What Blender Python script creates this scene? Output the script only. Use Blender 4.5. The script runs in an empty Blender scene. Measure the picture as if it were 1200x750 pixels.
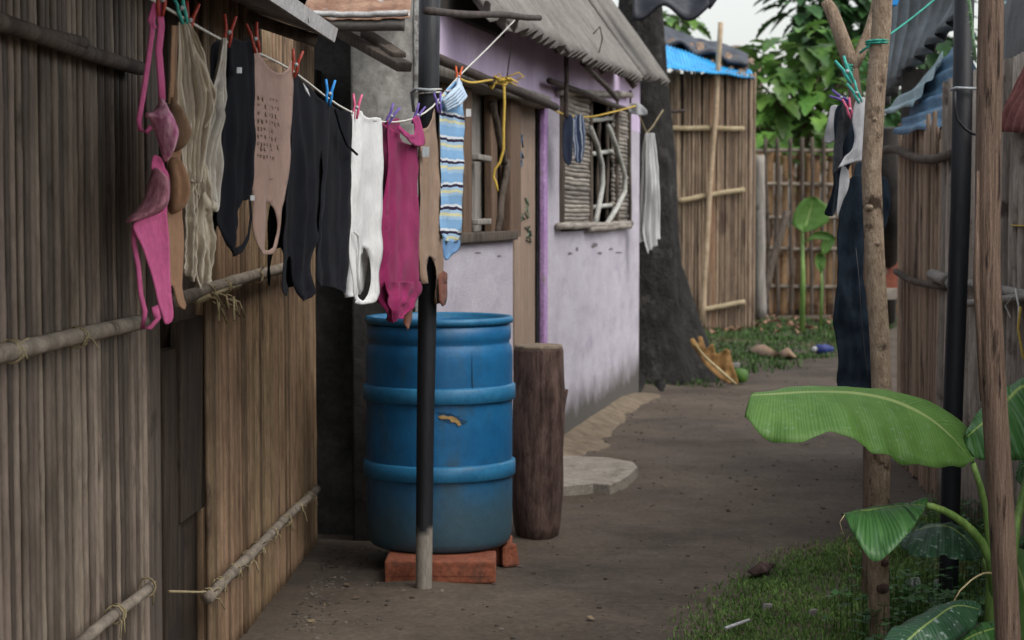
import bpy, bmesh, math, random
from mathutils import Vector, noise
from mathutils.geometry import delaunay_2d_cdt
R = math.radians
random.seed(7)
S = bpy.context.scene
COL = S.collection
V = Vector

# ------------------------------------------------------------------ camera
F, TH, EYE = 2170.0, R(3.297), 1.42
cd = bpy.data.cameras.new('camera'); cam = bpy.data.objects.new('camera', cd); COL.objects.link(cam)
cam.location = (0, 0, EYE); cam.rotation_euler = (math.pi/2 - TH, 0, 0)
cd.sensor_width = 36; cd.lens = F/1200*36; cd.clip_start = .1; cd.clip_end = 600
cd.dof.use_dof = True; cd.dof.focus_distance = 5.4; cd.dof.aperture_fstop = 6.3
S.camera = cam

def ray(px, py):
    k, j = (px-600)/F, (375-py)/F
    return V((k, math.cos(TH)+j*math.sin(TH), j*math.cos(TH)-math.sin(TH)))
def P(px, py, Y):                       # point seen at a photo pixel, at a depth in metres
    d = ray(px, py); return V((0, 0, EYE)) + d*(Y/d.y)
def G(px, py, z=0):                     # point of the ground seen at a photo pixel
    d = ray(px, py); return V((0, 0, EYE)) + d*((z-EYE)/d.z)
def onplane(px, py, p0, n):
    d = ray(px, py); o = V((0, 0, EYE)); return o + d*((p0-o).dot(n)/d.dot(n))

# ------------------------------------------------------------------ mesh builder
class MB:
    def __init__(s): s.v, s.f, s.uv = [], [], None
    def add(s, vs, fs, uv=None):
        b = len(s.v); s.v += [V(p) for p in vs]; s.f += [tuple(b+i for i in f) for f in fs]
        if uv is not None:
            if s.uv is None: s.uv = []
            s.uv += uv
        return s
    def box(s, c, hx, hy, hz):          # centre and three half-axis vectors
        c, hx, hy, hz = V(c), V(hx), V(hy), V(hz)
        vs = [c+a*hx+b*hy+d*hz for a in (-1, 1) for b in (-1, 1) for d in (-1, 1)]
        return s.add(vs, [(0,1,3,2),(4,6,7,5),(0,4,5,1),(2,3,7,6),(0,2,6,4),(1,5,7,3)])
    def bevbox(s, c, hx, hy, hz, bev=.006, seed=0, rough=0):
        bm = bmesh.new(); c, hx, hy, hz = V(c), V(hx), V(hy), V(hz)
        lx, ly, lz = hx.length, hy.length, hz.length
        bmesh.ops.create_cube(bm, size=2)
        for v in bm.verts: v.co = V((v.co.x*lx, v.co.y*ly, v.co.z*lz))
        bmesh.ops.bevel(bm, geom=list(bm.edges), offset=bev, segments=2, affect='EDGES', profile=.6)
        bm.verts.index_update()
        X, Y, Z = hx/lx, hy/ly, hz/lz
        vs = []
        for v in bm.verts:
            p = c+X*v.co.x+Y*v.co.y+Z*v.co.z
            if rough: p += noise.noise_vector(p*9+V((seed, 0, 0)))*rough
            vs.append(p)
        s.add(vs, [[v.index for v in f.verts] for f in bm.faces]); bm.free(); return s
    def tube(s, pts, r, n=8, caps=True, flat=1.0, wd=None):
        pts = [V(p) for p in pts]; m = len(pts)
        rs = r if isinstance(r, (list, tuple)) else [r]*m
        up = V(wd) if wd else None; vs = []
        prev = None
        for i, p in enumerate(pts):
            t = (pts[min(i+1, m-1)]-pts[max(i-1, 0)])
            t = t.normalized() if t.length > 1e-9 else V((0, 0, 1))
            if up is not None: a = up
            elif prev is None: a = V((1, 0, 0)) if abs(t.x) < .8 else V((0, 1, 0))
            else: a = prev
            a = (a-t*a.dot(t))
            a = a.normalized() if a.length > 1e-6 else t.orthogonal().normalized()
            prev = a; b = t.cross(a)
            for k in range(n):
                an = 2*math.pi*k/n
                vs.append(p+a*math.cos(an)*rs[i]+b*math.sin(an)*rs[i]*flat)
        fs = [(i*n+k, i*n+(k+1) % n, (i+1)*n+(k+1) % n, (i+1)*n+k) for i in range(m-1) for k in range(n)]
        if caps: fs += [tuple(range(n))[::-1], tuple((m-1)*n+k for k in range(n))]
        return s.add(vs, fs)
    def ribbon(s, pts, wd, w, th=.0025):
        return s.tube(pts, [x/2 for x in w] if isinstance(w, (list, tuple)) else w/2, 6, True, th/(w if not isinstance(w, (list, tuple)) else max(w)), wd)
    def grid(s, fn, nu, nv, uv=False):
        vs = [fn(i/nu, j/nv) for i in range(nu+1) for j in range(nv+1)]
        fs = [(i*(nv+1)+j, (i+1)*(nv+1)+j, (i+1)*(nv+1)+j+1, i*(nv+1)+j+1) for i in range(nu) for j in range(nv)]
        return s.add(vs, fs, [(i/nu, j/nv) for i in range(nu+1) for j in range(nv+1)] if uv else None)
    def lathe(s, c, prof, n=48, jit=None):
        vs = []
        for (r, z) in prof:
            for k in range(n):
                a = 2*math.pi*k/n; rr = r*(1+(jit(a, z) if jit else 0))
                vs.append(V(c)+V((rr*math.cos(a), rr*math.sin(a), z)))
        m = len(prof)
        fs = [(i*n+k, i*n+(k+1) % n, (i+1)*n+(k+1) % n, (i+1)*n+k) for i in range(m-1) for k in range(n)]
        fs += [tuple(range(n))[::-1], tuple((m-1)*n+k for k in range(n))]
        return s.add(vs, fs)
    def build(s, name, mat, parent=None, smooth=True, solid=0, offset=0):
        me = bpy.data.meshes.new(name)
        o0 = V(parent['_w']) if parent is not None else V((0, 0, 0))
        if parent is None and s.v:
            lo = V([min(p[i] for p in s.v) for i in range(3)]); hi = V([max(p[i] for p in s.v) for i in range(3)])
            o0 = V(((lo.x+hi.x)/2, (lo.y+hi.y)/2, lo.z))
        me.from_pydata([p-o0 for p in s.v], [], s.f)
        me.validate(); me.update()
        if s.uv is not None:
            l = me.uv_layers.new(name='UVMap')
            for lp in me.loops: l.data[lp.index].uv = s.uv[lp.vertex_index]
        me.polygons.foreach_set('use_smooth', [smooth]*len(me.polygons))
        me.materials.append(mat)
        o = bpy.data.objects.new(name, me); COL.objects.link(o)
        if parent is None: o.location = o0
        else: o.parent = parent
        o['_w'] = list(o0)
        solid = solid or getattr(s, 'thin', 0)
        if solid:
            m = o.modifiers.new('solid', 'SOLIDIFY'); m.thickness = solid; m.offset = offset
        return o

def thing(name, loc, label, cat, group=None):
    o = bpy.data.objects.new(name, None); COL.objects.link(o); o.empty_display_size = .1
    o.location = loc; o['_w'] = list(V(loc)); o['label'] = label; o['category'] = cat
    if group: o['group'] = group
    return o
def tag(o, label, cat, group=None):
    o['label'] = label; o['category'] = cat
    if group: o['group'] = group
    return o
def kind(o, k): o['kind'] = k; return o
def copy_tree(o, parent=None):
    c = o.copy(); COL.objects.link(c)
    if parent is not None: c.parent = parent
    for ch in [x for x in COL.objects if x.parent == o]: copy_tree(ch, c)
    return c

# ------------------------------------------------------------------ materials
def mat(name, a, b, scale=6, stretch=(1, 1, 1), rough=.85, bump=.25, bscale=None, island=0., c=None, cscale=2., cthr=.55,
        cw=.08, spec=.3, sheen=0., transl=0., dist=.01, lo=.35, hi=.65, metal=0., cstretch=(1, 1, 1), bstretch=None, zstain_shade=None, grain=.3, gscale=None):
    m = bpy.data.materials.new(name); m.use_nodes = True; nt = m.node_tree; N = nt.nodes; L = nt.links
    bs = N['Principled BSDF']; out = N['Material Output']
    tc = N.new('ShaderNodeTexCoord')
    def nz(sc, st, det=7, rgh=.6):
        mp = N.new('ShaderNodeMapping'); mp.inputs['Scale'].default_value = st; L.new(tc.outputs['Object'], mp.inputs[0])
        n = N.new('ShaderNodeTexNoise'); n.inputs['Scale'].default_value = sc; n.inputs['Detail'].default_value = det
        n.inputs['Roughness'].default_value = rgh; L.new(mp.outputs[0], n.inputs[0]); return n.outputs[0]
    def ramp(src, p0, c0, p1, c1):
        r = N.new('ShaderNodeValToRGB'); e = r.color_ramp.elements
        e[0].position, e[1].position = p0, p1; e[0].color, e[1].color = (*c0, 1), (*c1, 1); L.new(src, r.inputs[0]); return r.outputs[0]
    def mix(fac, x, y, mode='MIX'):
        n = N.new('ShaderNodeMix'); n.data_type = 'RGBA'; n.blend_type = mode
        if isinstance(fac, float): n.inputs[0].default_value = fac
        else: L.new(fac, n.inputs[0])
        for i, q in ((6, x), (7, y)):
            if isinstance(q, tuple): n.inputs[i].default_value = (*q, 1)
            else: L.new(q, n.inputs[i])
        return n.outputs[2]
    col = ramp(nz(scale, stretch), lo, a, hi, b)
    if c is not None:
        col = mix(ramp(nz(cscale, cstretch), cthr, (0, 0, 0), cthr+cw, (1, 1, 1)), col, c)
    if zstain_shade:                           # a stain, on the grey wall also shade, with a ragged edge up to a height: (colour, height, raggedness)
        sx = N.new('ShaderNodeSeparateXYZ'); L.new(tc.outputs['Object'], sx.inputs[0])
        ma = N.new('ShaderNodeMath'); ma.operation = 'MULTIPLY_ADD'; L.new(nz(3.4, (1, 1, .9)), ma.inputs[0])
        ma.inputs[1].default_value = -zstain_shade[2]*2; L.new(sx.outputs[2], ma.inputs[2])
        mb = N.new('ShaderNodeMath'); mb.operation = 'ADD'; L.new(ma.outputs[0], mb.inputs[0]); mb.inputs[1].default_value = zstain_shade[2]
        h = zstain_shade[1]
        mr = N.new('ShaderNodeMapRange'); mr.inputs[1].default_value = h-zstain_shade[3]; mr.inputs[2].default_value = h+zstain_shade[3]
        mr.inputs[3].default_value = 1; mr.inputs[4].default_value = 0; L.new(mb.outputs[0], mr.inputs[0])
        col = mix(mr.outputs[0], col, zstain_shade[0])
    if grain:
        gm = N.new('ShaderNodeMapRange'); gm.inputs[1].default_value = .3; gm.inputs[2].default_value = .7; gm.inputs[3].default_value = 1-grain; gm.inputs[4].default_value = 1+grain
        L.new(nz(gscale or scale*7, tuple(max(x, .35) for x in stretch), 4, .7), gm.inputs[0]); gh = N.new('ShaderNodeHueSaturation'); L.new(gm.outputs[0], gh.inputs['Value']); L.new(col, gh.inputs['Color']); col = gh.outputs[0]
    if island:
        ge = N.new('ShaderNodeNewGeometry'); hs = N.new('ShaderNodeHueSaturation')
        mr = N.new('ShaderNodeMapRange'); mr.inputs[3].default_value = 1-island; mr.inputs[4].default_value = 1+island
        L.new(ge.outputs['Random Per Island'], mr.inputs[0]); L.new(mr.outputs[0], hs.inputs['Value']); L.new(col, hs.inputs['Color'])
        mh = N.new('ShaderNodeMapRange'); mh.inputs[3].default_value = .5-island*.018; mh.inputs[4].default_value = .5+island*.018
        w = N.new('ShaderNodeMath'); w.operation = 'FRACT'; w2 = N.new('ShaderNodeMath'); w2.operation = 'MULTIPLY'; w2.inputs[1].default_value = 7.31
        L.new(ge.outputs['Random Per Island'], w2.inputs[0]); L.new(w2.outputs[0], w.inputs[0]); L.new(w.outputs[0], mh.inputs[0])
        L.new(mh.outputs[0], hs.inputs['Hue']); col = hs.outputs[0]
    L.new(col, bs.inputs['Base Color'])
    bs.inputs['Roughness'].default_value = rough; bs.inputs['Specular IOR Level'].default_value = spec
    bs.inputs['Metallic'].default_value = metal
    if sheen: bs.inputs['Sheen Weight'].default_value = sheen; bs.inputs['Sheen Roughness'].default_value = .5
    if bump:
        bp = N.new('ShaderNodeBump'); bp.inputs['Strength'].default_value = bump; bp.inputs['Distance'].default_value = dist
        L.new(nz(bscale or scale*3, bstretch or stretch, 9, .65), bp.inputs['Height']); L.new(bp.outputs[0], bs.inputs['Normal'])
    if transl:
        tr = N.new('ShaderNodeBsdfTranslucent'); L.new(col, tr.inputs[0]); ms = N.new('ShaderNodeMixShader'); ms.inputs[0].default_value = transl
        L.new(bs.outputs[0], ms.inputs[1]); L.new(tr.outputs[0], ms.inputs[2]); L.new(ms.outputs[0], out.inputs[0])
    m['_c'] = 1
    return m

def stripes(name, period, stops, axis=2, base=None, warp=.006):
    m = bpy.data.materials.new(name); m.use_nodes = True; nt = m.node_tree; N = nt.nodes; L = nt.links; bs = N['Principled BSDF']
    tc = N.new('ShaderNodeTexCoord'); sx = N.new('ShaderNodeSeparateXYZ'); L.new(tc.outputs['Object'], sx.inputs[0])
    n = N.new('ShaderNodeTexNoise'); n.inputs['Scale'].default_value = 9; L.new(tc.outputs['Object'], n.inputs[0])
    a = N.new('ShaderNodeMath'); a.operation = 'MULTIPLY_ADD'; a.inputs[1].default_value = warp*6; L.new(n.outputs[0], a.inputs[0]); L.new(sx.outputs[axis], a.inputs[2])
    d = N.new('ShaderNodeMath'); d.operation = 'DIVIDE'; d.inputs[1].default_value = period; L.new(a.outputs[0], d.inputs[0])
    fr = N.new('ShaderNodeMath'); fr.operation = 'FRACT'; L.new(d.outputs[0], fr.inputs[0])
    r = N.new('ShaderNodeValToRGB'); r.color_ramp.interpolation = 'CONSTANT'; e = r.color_ramp.elements
    e[0].position = 0; e[0].color = (*stops[0][1], 1); e[1].position = stops[1][0]; e[1].color = (*stops[1][1], 1)
    for p, c in stops[2:]: x = e.new(p); x.color = (*c, 1)
    L.new(fr.outputs[0], r.inputs[0]); L.new(r.outputs[0], bs.inputs['Base Color']); bs.inputs['Roughness'].default_value = .9
    bs.inputs['Specular IOR Level'].default_value = .15
    return m

def leafmat(name, a, b, rib, nveins=60, rough=.4, transl=.3, wet=0, wave=.35):
    m = bpy.data.materials.new(name); m.use_nodes = True; nt = m.node_tree; N = nt.nodes; L = nt.links; bs = N['Principled BSDF']; out = N['Material Output']
    tc = N.new('ShaderNodeTexCoord'); sx = N.new('ShaderNodeSeparateXYZ'); L.new(tc.outputs['UV'], sx.inputs[0])
    def math_(op, x, y=None):
        n = N.new('ShaderNodeMath'); n.operation = op
        for i, q in enumerate((x, y)):
            if q is None: continue
            if isinstance(q, (int, float)): n.inputs[i].default_value = q
            else: L.new(q, n.inputs[i])
        return n.outputs[0]
    s = math_('ABSOLUTE', math_('SUBTRACT', sx.outputs[1], .5))
    ph = math_('ADD', math_('MULTIPLY', sx.outputs[0], nveins*6.283), math_('MULTIPLY', s, -9.0))
    no = N.new('ShaderNodeTexNoise'); no.inputs['Scale'].default_value = 14; L.new(tc.outputs['Object'], no.inputs[0])
    vein = math_('ADD', math_('MULTIPLY', math_('SINE', math_('ADD', ph, math_('MULTIPLY', no.outputs[0], 4.0))), wave), no.outputs[0])
    r = N.new('ShaderNodeValToRGB'); e = r.color_ramp.elements; e[0].position, e[1].position = .1, .95; e[0].color, e[1].color = (*a, 1), (*b, 1); L.new(vein, r.inputs[0])
    mr = N.new('ShaderNodeMapRange'); mr.inputs[1].default_value = .012; mr.inputs[2].default_value = .03; mr.inputs[3].default_value = 1; mr.inputs[4].default_value = 0; L.new(s, mr.inputs[0])
    mx = N.new('ShaderNodeMix'); mx.data_type = 'RGBA'; L.new(mr.outputs[0], mx.inputs[0]); L.new(r.outputs[0], mx.inputs[6]); mx.inputs[7].default_value = (*rib, 1)
    col = mx.outputs[2]
    if wet:  # pale wet glints mixed into the leaf colour
        n2 = N.new('ShaderNodeTexNoise'); n2.inputs['Scale'].default_value = 60; L.new(tc.outputs['Object'], n2.inputs[0])
        r2 = N.new('ShaderNodeMapRange'); r2.inputs[1].default_value = .62; r2.inputs[2].default_value = .68; r2.inputs[4].default_value = wet; L.new(n2.outputs[0], r2.inputs[0])
        m2 = N.new('ShaderNodeMix'); m2.data_type = 'RGBA'; L.new(r2.outputs[0], m2.inputs[0]); L.new(col, m2.inputs[6]); m2.inputs[7].default_value = (.5, .58, .55, 1); col = m2.outputs[2]
    L.new(col, bs.inputs['Base Color']); bs.inputs['Roughness'].default_value = rough; bs.inputs['Specular IOR Level'].default_value = .3
    bp = N.new('ShaderNodeBump'); bp.inputs['Strength'].default_value = .25; bp.inputs['Distance'].default_value = .004; L.new(vein, bp.inputs['Height']); L.new(bp.outputs[0], bs.inputs['Normal'])
    tr = N.new('ShaderNodeBsdfTranslucent'); L.new(col, tr.inputs[0]); ms = N.new('ShaderNodeMixShader'); ms.inputs[0].default_value = transl
    L.new(bs.outputs[0], ms.inputs[1]); L.new(tr.outputs[0], ms.inputs[2]); L.new(ms.outputs[0], out.inputs[0])
    return m

def cloth_mat(name, a, b=None, transl=.12, sheen=.06, sc=10, bump=.35, spec=.12):
    b = b or tuple(x*1.25 for x in a)
    return mat(name, a, b, sc, (1, 1, .35), .92, bump, 38, grain=.12, gscale=150, transl=transl, sheen=sheen, spec=spec, dist=.006)

M = dict(
 reed=mat('grey reed', (.10,.076,.058), (.195,.155,.122), 9, (2, 2, .5), .5, .2, 22, .55, grain=.16, c=(.06,.042,.03), cscale=8, cthr=.6, cw=.1, cstretch=(1.6,1.6,.5), bstretch=(7,7,.3), dist=.01),
 reedb=mat('tan reed', (.13,.084,.048), (.235,.160,.098), 9, (2, 2, .5), .5, .2, 22, .5, grain=.16, c=(.07,.045,.03), cscale=8, cthr=.6, cw=.1, cstretch=(1.6,1.6,.4), bstretch=(7,7,.3), dist=.01),
 pole=mat('bamboo pole', (.14,.115,.088), (.28,.235,.185), 14, (1,1,1), .8, .5, 40, c=(.08,.06,.045), cscale=8, cthr=.6),
 bark=mat('pole bark', (.28,.195,.13), (.56,.43,.31), 30, (1.5,1.5,.5), .85, 1., 60, c=(.085,.055,.035), cscale=11, cthr=.57, bstretch=(2,2,.6), dist=.03, lo=.3, hi=.7),
 barkr=mat('reddish bark', (.15,.096,.066), (.36,.245,.18), 34, (3,3,.16), .85, 1., 60, c=(.05,.03,.023), cscale=26, cthr=.58, bstretch=(3,3,.14), dist=.03, cstretch=(2,2,.2), lo=.3, hi=.7),
 plank=mat('weathered plank', (.055,.043,.034), (.13,.102,.08), 8, (5,5,.3), .85, .5, 30, c=(.05,.038,.03), cscale=4, cthr=.55),
 plankd=mat('dark old plank', (.022,.015,.010), (.058,.041,.028), 8, (5,5,.3), .85, .6, 30, c=(.025,.019,.015), cscale=4, cthr=.55),
 plankg=mat('grey plank', (.19,.172,.15), (.36,.335,.30), 8, (5,5,.3), .85, .5, 30, c=(.06,.05,.042), cscale=4, cthr=.6),
 plankb=mat('brown plank', (.11,.068,.045), (.2,.13,.088), 8, (5,5,.3), .8, .5, 30),
 dark=mat('dark wood and shade', (.012,.010,.009), (.03,.026,.023), 6, rough=.9),
 darkplaster=mat('dark plaster', (.03,.028,.026), (.07,.065,.06), 5, rough=.95, bump=.5),
 tin=mat('grey tin', (.17,.175,.18), (.33,.335,.34), 5, (1,1,1), .5, .2, 20, c=(.13,.09,.07), cscale=3, cthr=.6, metal=.3),
 rust=mat('rusty tin', (.16,.075,.045), (.31,.19,.125), 7, rough=.75, bump=.4, c=(.45,.45,.44), cscale=6, cthr=.6),
 tinw=mat('pale rusty tin', (.30,.29,.28), (.5,.5,.49), 18, rough=.6, bump=.4, c=(.3,.15,.09), cscale=14, cthr=.54),
 tinw2=mat('pale tin flashing', (.38,.37,.37), (.5,.49,.48), 12, rough=.6, bump=.3, c=(.3,.2,.16), cscale=10, cthr=.62),
 fibre=mat('weathered fibre cement', (.15,.138,.124), (.215,.2,.182), 5, (1,1,1), .85, .25, 40, grain=.15, c=(.10,.088,.078), cscale=3, cthr=.57, cw=.2),
 darktin=mat('dark corrugated tin', (.11,.125,.137), (.20,.225,.24), 5, rough=.34, bump=.08, metal=.75, grain=.1, c=(.10,.07,.055), cscale=2.5, cthr=.66),
 bluetin=mat('blue painted tin', (.07,.145,.24), (.14,.25,.36), 8, rough=.5, bump=.3, c=(.20,.19,.18), cscale=7, cthr=.6),
 tealtin=mat('pale teal tin', (.18,.27,.30), (.32,.42,.45), 8, rough=.5, bump=.2),
 redtin=mat('red painted tin', (.17,.055,.05), (.27,.10,.09), 8, rough=.6, bump=.3, c=(.12,.16,.15), cscale=5, cthr=.66),
 bluesheet=mat('bright blue tarpaulin sheet', (.015,.25,.56), (.06,.45,.80), 6, (1,1,1), .45, .3, 12, c=(.38,.6,.75), cscale=5, cthr=.62, cstretch=(.5,1,5)),
 tarp=mat('black tarp', (.012,.014,.02), (.035,.038,.05), 5, rough=.45, bump=.6),
 thatch=mat('brown thatch', (.11,.075,.055), (.28,.20,.14), 10, (2,1,1), .95, .9, 40, .35),
 purple=mat('purple plaster', (.56,.44,.62), (.66,.55,.71), 4, (1,1,.6), .9, .3, 40, grain=.06, c=(.47,.36,.52), cscale=2.2, cthr=.58, cw=.2),
 lilac=mat('lilac whitewash', (.43,.395,.45), (.51,.48,.535), 3, (1,1,2.4), .9, .3, 40, grain=.07, c=(.36,.325,.40), cscale=2.4, cthr=.54, cw=.2, cstretch=(1,1,2), zstain_shade=((.095,.086,.077), .25, .15, .10)),
 chip=mat('bare plaster chip', (.14,.12,.13), (.22,.19,.20), 20, bump=.5),
 column=mat('violet painted edge', (.33,.19,.40), (.42,.27,.48), 6, rough=.9, bump=.4, c=(.3,.24,.25), cscale=9, cthr=.62),
 grayplaster=mat('grey mud plaster', (.33,.315,.29), (.47,.455,.425), 3, rough=.95, bump=.8, bscale=14, c=(.115,.095,.08), cscale=5, cthr=.58, cw=.15, zstain_shade=((.035,.032,.030), 1.5, .3, .12)),  # lower wall's dark colour mixes mould stain with painted-in shade
 paleplaster=mat('pale plaster edge', (.36,.36,.34), (.5,.5,.48), 12, rough=.95, bump=.6, c=(.2,.19,.18), cscale=20, cthr=.55),
 ply=mat('tan plywood', (.26,.185,.138), (.32,.235,.178), 3, (6,6,.4), .75, .2, 30),
 slat=mat('grey weathered slats', (.19,.165,.14), (.38,.345,.30), 9, (.6,.6,5), .85, .6, 40, .3),
 bar=mat('pale peeled bars', (.32,.32,.29), (.48,.48,.44), 12, rough=.7, bump=.3),
 greenp=mat('green chalk paint', (.14,.185,.125), (.18,.22,.15), 20),
 bluep=mat('blue chalk paint', (.09,.15,.24), (.13,.2,.3), 20),
 iron=mat('dark iron', (.03,.022,.02), (.075,.055,.045), 20, rough=.7, bump=.3),
 pipe=mat('black plastic pipe', (.008,.009,.011), (.016,.018,.021), 9, (2,2,.15), .5, .15, 40, spec=.25, c=(.03,.03,.032), cscale=24, cthr=.64, cstretch=(3,3,.1)),
 pipem=mat('black pipe with mud foot', (.009,.010,.012), (.02,.021,.024), 9, (2,2,.15), .5, .2, 40, spec=.25, c=(.05,.05,.05), cscale=24, cthr=.66, cstretch=(3,3,.1), zstain_shade=((.24,.215,.18),   .24, .22, .02)),
 barrel=mat('blue plastic barrel', (.008,.092,.225), (.013,.13,.295), 4, (1,1,1), .42, .12, 60, grain=.12, spec=.4, c=(.03,.095,.165), cscale=6, cthr=.52, cw=.16, cstretch=(1.6,1.6,.5), zstain_shade=((.04,.085,.115), .24, .2, .14)),
 barrelband=mat('worn blue band', (.014,.115,.235), (.028,.16,.30), 10, rough=.4, bump=.12, bscale=60, grain=.15, c=(.07,.15,.21), cscale=16, cthr=.62),
 scratch=mat('dark scratch', (.01,.05,.10), (.02,.07,.13), 30), scuff=mat('orange scuff', (.30,.19,.07), (.42,.28,.12), 30),
 water=mat('dark water', (.01,.02,.025), (.015,.03,.035), 3, rough=.08, bump=.05, spec=.5),
 brick=mat('orange clay block', (.165,.05,.027), (.27,.088,.048), 8, rough=.9, bump=.7, grain=.35, c=(.115,.055,.04), cscale=9, cthr=.55, cw=.15),
 log=mat('dark red log', (.04,.022,.018), (.16,.10,.082), 14, (2,2,.5), .9, 1.0, 22, c=(.17,.125,.105), cscale=6, cthr=.6, bstretch=(3,3,.3), dist=.02, cstretch=(1.5,1.5,.5)),
 logtop=mat('pale cut log end', (.13,.10,.075), (.23,.18,.13), 25, rough=.9, bump=.4),
 concrete=mat('pale concrete', (.20,.176,.145), (.30,.27,.225), 9, rough=.95, bump=.6, bscale=60, c=(.17,.15,.12), cscale=5, cthr=.6),
 sand=mat('pale sand', (.125,.095,.065), (.21,.165,.115), 10, rough=1, bump=.8, bscale=70, c=(.14,.11,.08), cscale=6, cthr=.6),
 trunk=mat('black wet bark', (.010,.0095,.009), (.034,.031,.028), 9, (1,1,.6), .9, 1.3, 11, dist=.06, c=(.055,.05,.045), cscale=6, cthr=.58),
 trunkb=mat('thin brown trunk', (.06,.045,.03), (.13,.10,.07), 10, rough=.9, bump=.6),
 leaft=mat('breadfruit leaf', (.045,.115,.022), (.13,.25,.05), 3, rough=.38, bump=.1, island=.5, transl=.25, spec=.45),
 leafd=mat('dark tree leaf', (.020,.062,.02), (.05,.12,.035), 3, rough=.45, bump=.1, island=.5, transl=.2),
 herb=mat('low herb leaf', (.022,.075,.018), (.06,.155,.035), 3, rough=.55, bump=.1, island=.5, transl=.25),
 grass=mat('short grass', (.085,.165,.035), (.18,.28,.075), 2, rough=.7, bump=0, island=.5, transl=.3, c=(.20,.16,.085), cscale=1.6, cthr=.57, cw=.1),
 deadleaf=mat('dry ochre leaf', (.20,.105,.035), (.34,.20,.07), 9, rough=.7, bump=.5, c=(.14,.07,.03), cscale=8, cthr=.62, transl=.1),
 paleleaf=mat('dry pale leaf', (.20,.125,.08), (.31,.21,.14), 9, rough=.8, bump=.4),
 stem=mat('banana stem', (.10,.19,.045), (.22,.34,.09), 7, (2,2,.4), .45, .2, 20, transl=0, c=(.20,.15,.06), cscale=7, cthr=.66),
 drystem=mat('dry straw', (.35,.28,.15), (.5,.42,.24), 9),
 rope=mat('white line', (.52,.50,.45), (.66,.64,.58), 50), yrope=mat('yellow cord', (.55,.36,.06), (.68,.47,.10), 50),
 grope=mat('green line', (.03,.25,.19), (.05,.34,.26), 50), tie=mat('raffia tie', (.22,.175,.095), (.34,.28,.17), 30),
 wire=mat('grey wire', (.25,.27,.28), (.38,.40,.41), 30, rough=.5), cable=mat('black cable', (.02,.02,.022), (.03,.03,.033), 9, rough=.5),
 pinkc=cloth_mat('hot pink fabric', (.56,.11,.26), (.70,.17,.36), .12), pinkl=cloth_mat('pale pink lace', (.48,.13,.27), (.86,.50,.62), .12, sc=85, bump=1.),
 pinkd=cloth_mat('dusky pink lace', (.28,.10,.14), (.56,.26,.33), .05, sc=80, bump=1.),
 tanc=cloth_mat('tan fabric', (.30,.17,.10), (.42,.26,.165)), tand=cloth_mat('brown fabric', (.20,.125,.08), (.29,.185,.12)),
 cream=cloth_mat('cream fabric', (.52,.45,.35), (.68,.61,.50)), creamw2=cloth_mat('pale cream fabric', (.56,.52,.46), (.68,.65,.59)), creamw=cloth_mat('cream lace', (.40,.34,.26), (.66,.59,.48), sc=45, bump=.9),
 blackc=cloth_mat('black fabric', (.006,.0065,.009), (.012,.0125,.017), .0, .02, spec=.06), brownc=cloth_mat('dusky brown fabric', (.31,.205,.165), (.40,.275,.225), .1),
 white=cloth_mat('white fabric', (.70,.70,.69), (.80,.80,.79), .2), magenta=cloth_mat('magenta fabric', (.20,.013,.07), (.29,.025,.11), .06),
 magd=cloth_mat('magenta hem', (.30,.026,.12), (.40,.045,.175), .08),
 tan2=cloth_mat('light brown fabric', (.26,.175,.12), (.36,.25,.18), .1), redbr=cloth_mat('red brown strap', (.16,.05,.04), (.26,.12,.075)),
 blue=cloth_mat('sky blue fabric', (.12,.26,.50), (.20,.37,.60)), print_=mat('black shirt print', (.25,.17,.135), (.31,.215,.175), 60),
 denim=cloth_mat('dark denim', (.008,.013,.021), (.020,.029,.041), 0, .02, 30, spec=.06), grayc=cloth_mat('pale grey cloth', (.38,.385,.40), (.52,.52,.54)),
 charcoal=cloth_mat('charcoal cloth', (.03,.032,.037), (.07,.074,.08), 0, .03, spec=.06), navy=cloth_mat('navy cloth', (.010,.014,.03), (.025,.033,.06), 0, .03),
 tagm=mat('white label', (.4,.4,.4), (.5,.5,.5), 9),
 pegred=mat('red peg', (.36,.045,.03), (.44,.07,.045), 9, rough=.4), pegor=mat('orange peg', (.62,.10,.03), (.7,.14,.04), 9, rough=.4),
 pegblue=mat('blue peg', (.02,.22,.60), (.03,.28,.68), 9, rough=.4), pegpink=mat('pink peg', (.60,.10,.20), (.7,.16,.27), 9, rough=.4),
 pegpur=mat('purple peg', (.13,.08,.32), (.18,.11,.40), 9, rough=.4), pegteal=mat('teal peg', (.05,.36,.30), (.07,.45,.37), 9, rough=.4),
 green=mat('green fruit skin', (.05,.12,.02), (.09,.18,.035), 20, rough=.5), stone=mat('pale pebble', (.16,.145,.135), (.28,.26,.24), 20),
 bluepl=mat('blue plastic', (.02,.03,.14), (.03,.05,.2), 9, rough=.4), redbrick=mat('old red brick', (.26,.08,.05), (.36,.13,.085), 8, c=(.42,.38,.34), cscale=3.2, cthr=.54, rough=.9, cstretch=(1,1,2.5)),
)
M['striped'] = stripes('blue striped jersey', .088, [(0,(.22,.40,.62)),(.30,(.34,.50,.66)),(.44,(.62,.60,.36)),(.56,(.35,.5,.66)),(.68,(.03,.02,.045)),(.80,(.62,.66,.70)),(.9,(.20,.38,.60))])
M['navystripe'] = stripes('navy striped cloth', .05, [(0,(.02,.028,.06)),(.4,(.30,.33,.38)),(.55,(.03,.04,.08)),(.8,(.16,.2,.27))], 1)
M['banana'] = leafmat('bright banana leaf', (.085,.20,.038), (.165,.315,.075), (.34,.43,.16), 80, .5, .42, .12, .22)
M['bananad'] = leafmat('dark banana leaf', (.04,.125,.034), (.085,.205,.062), (.28,.38,.10), 45, .35, .3)
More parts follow.
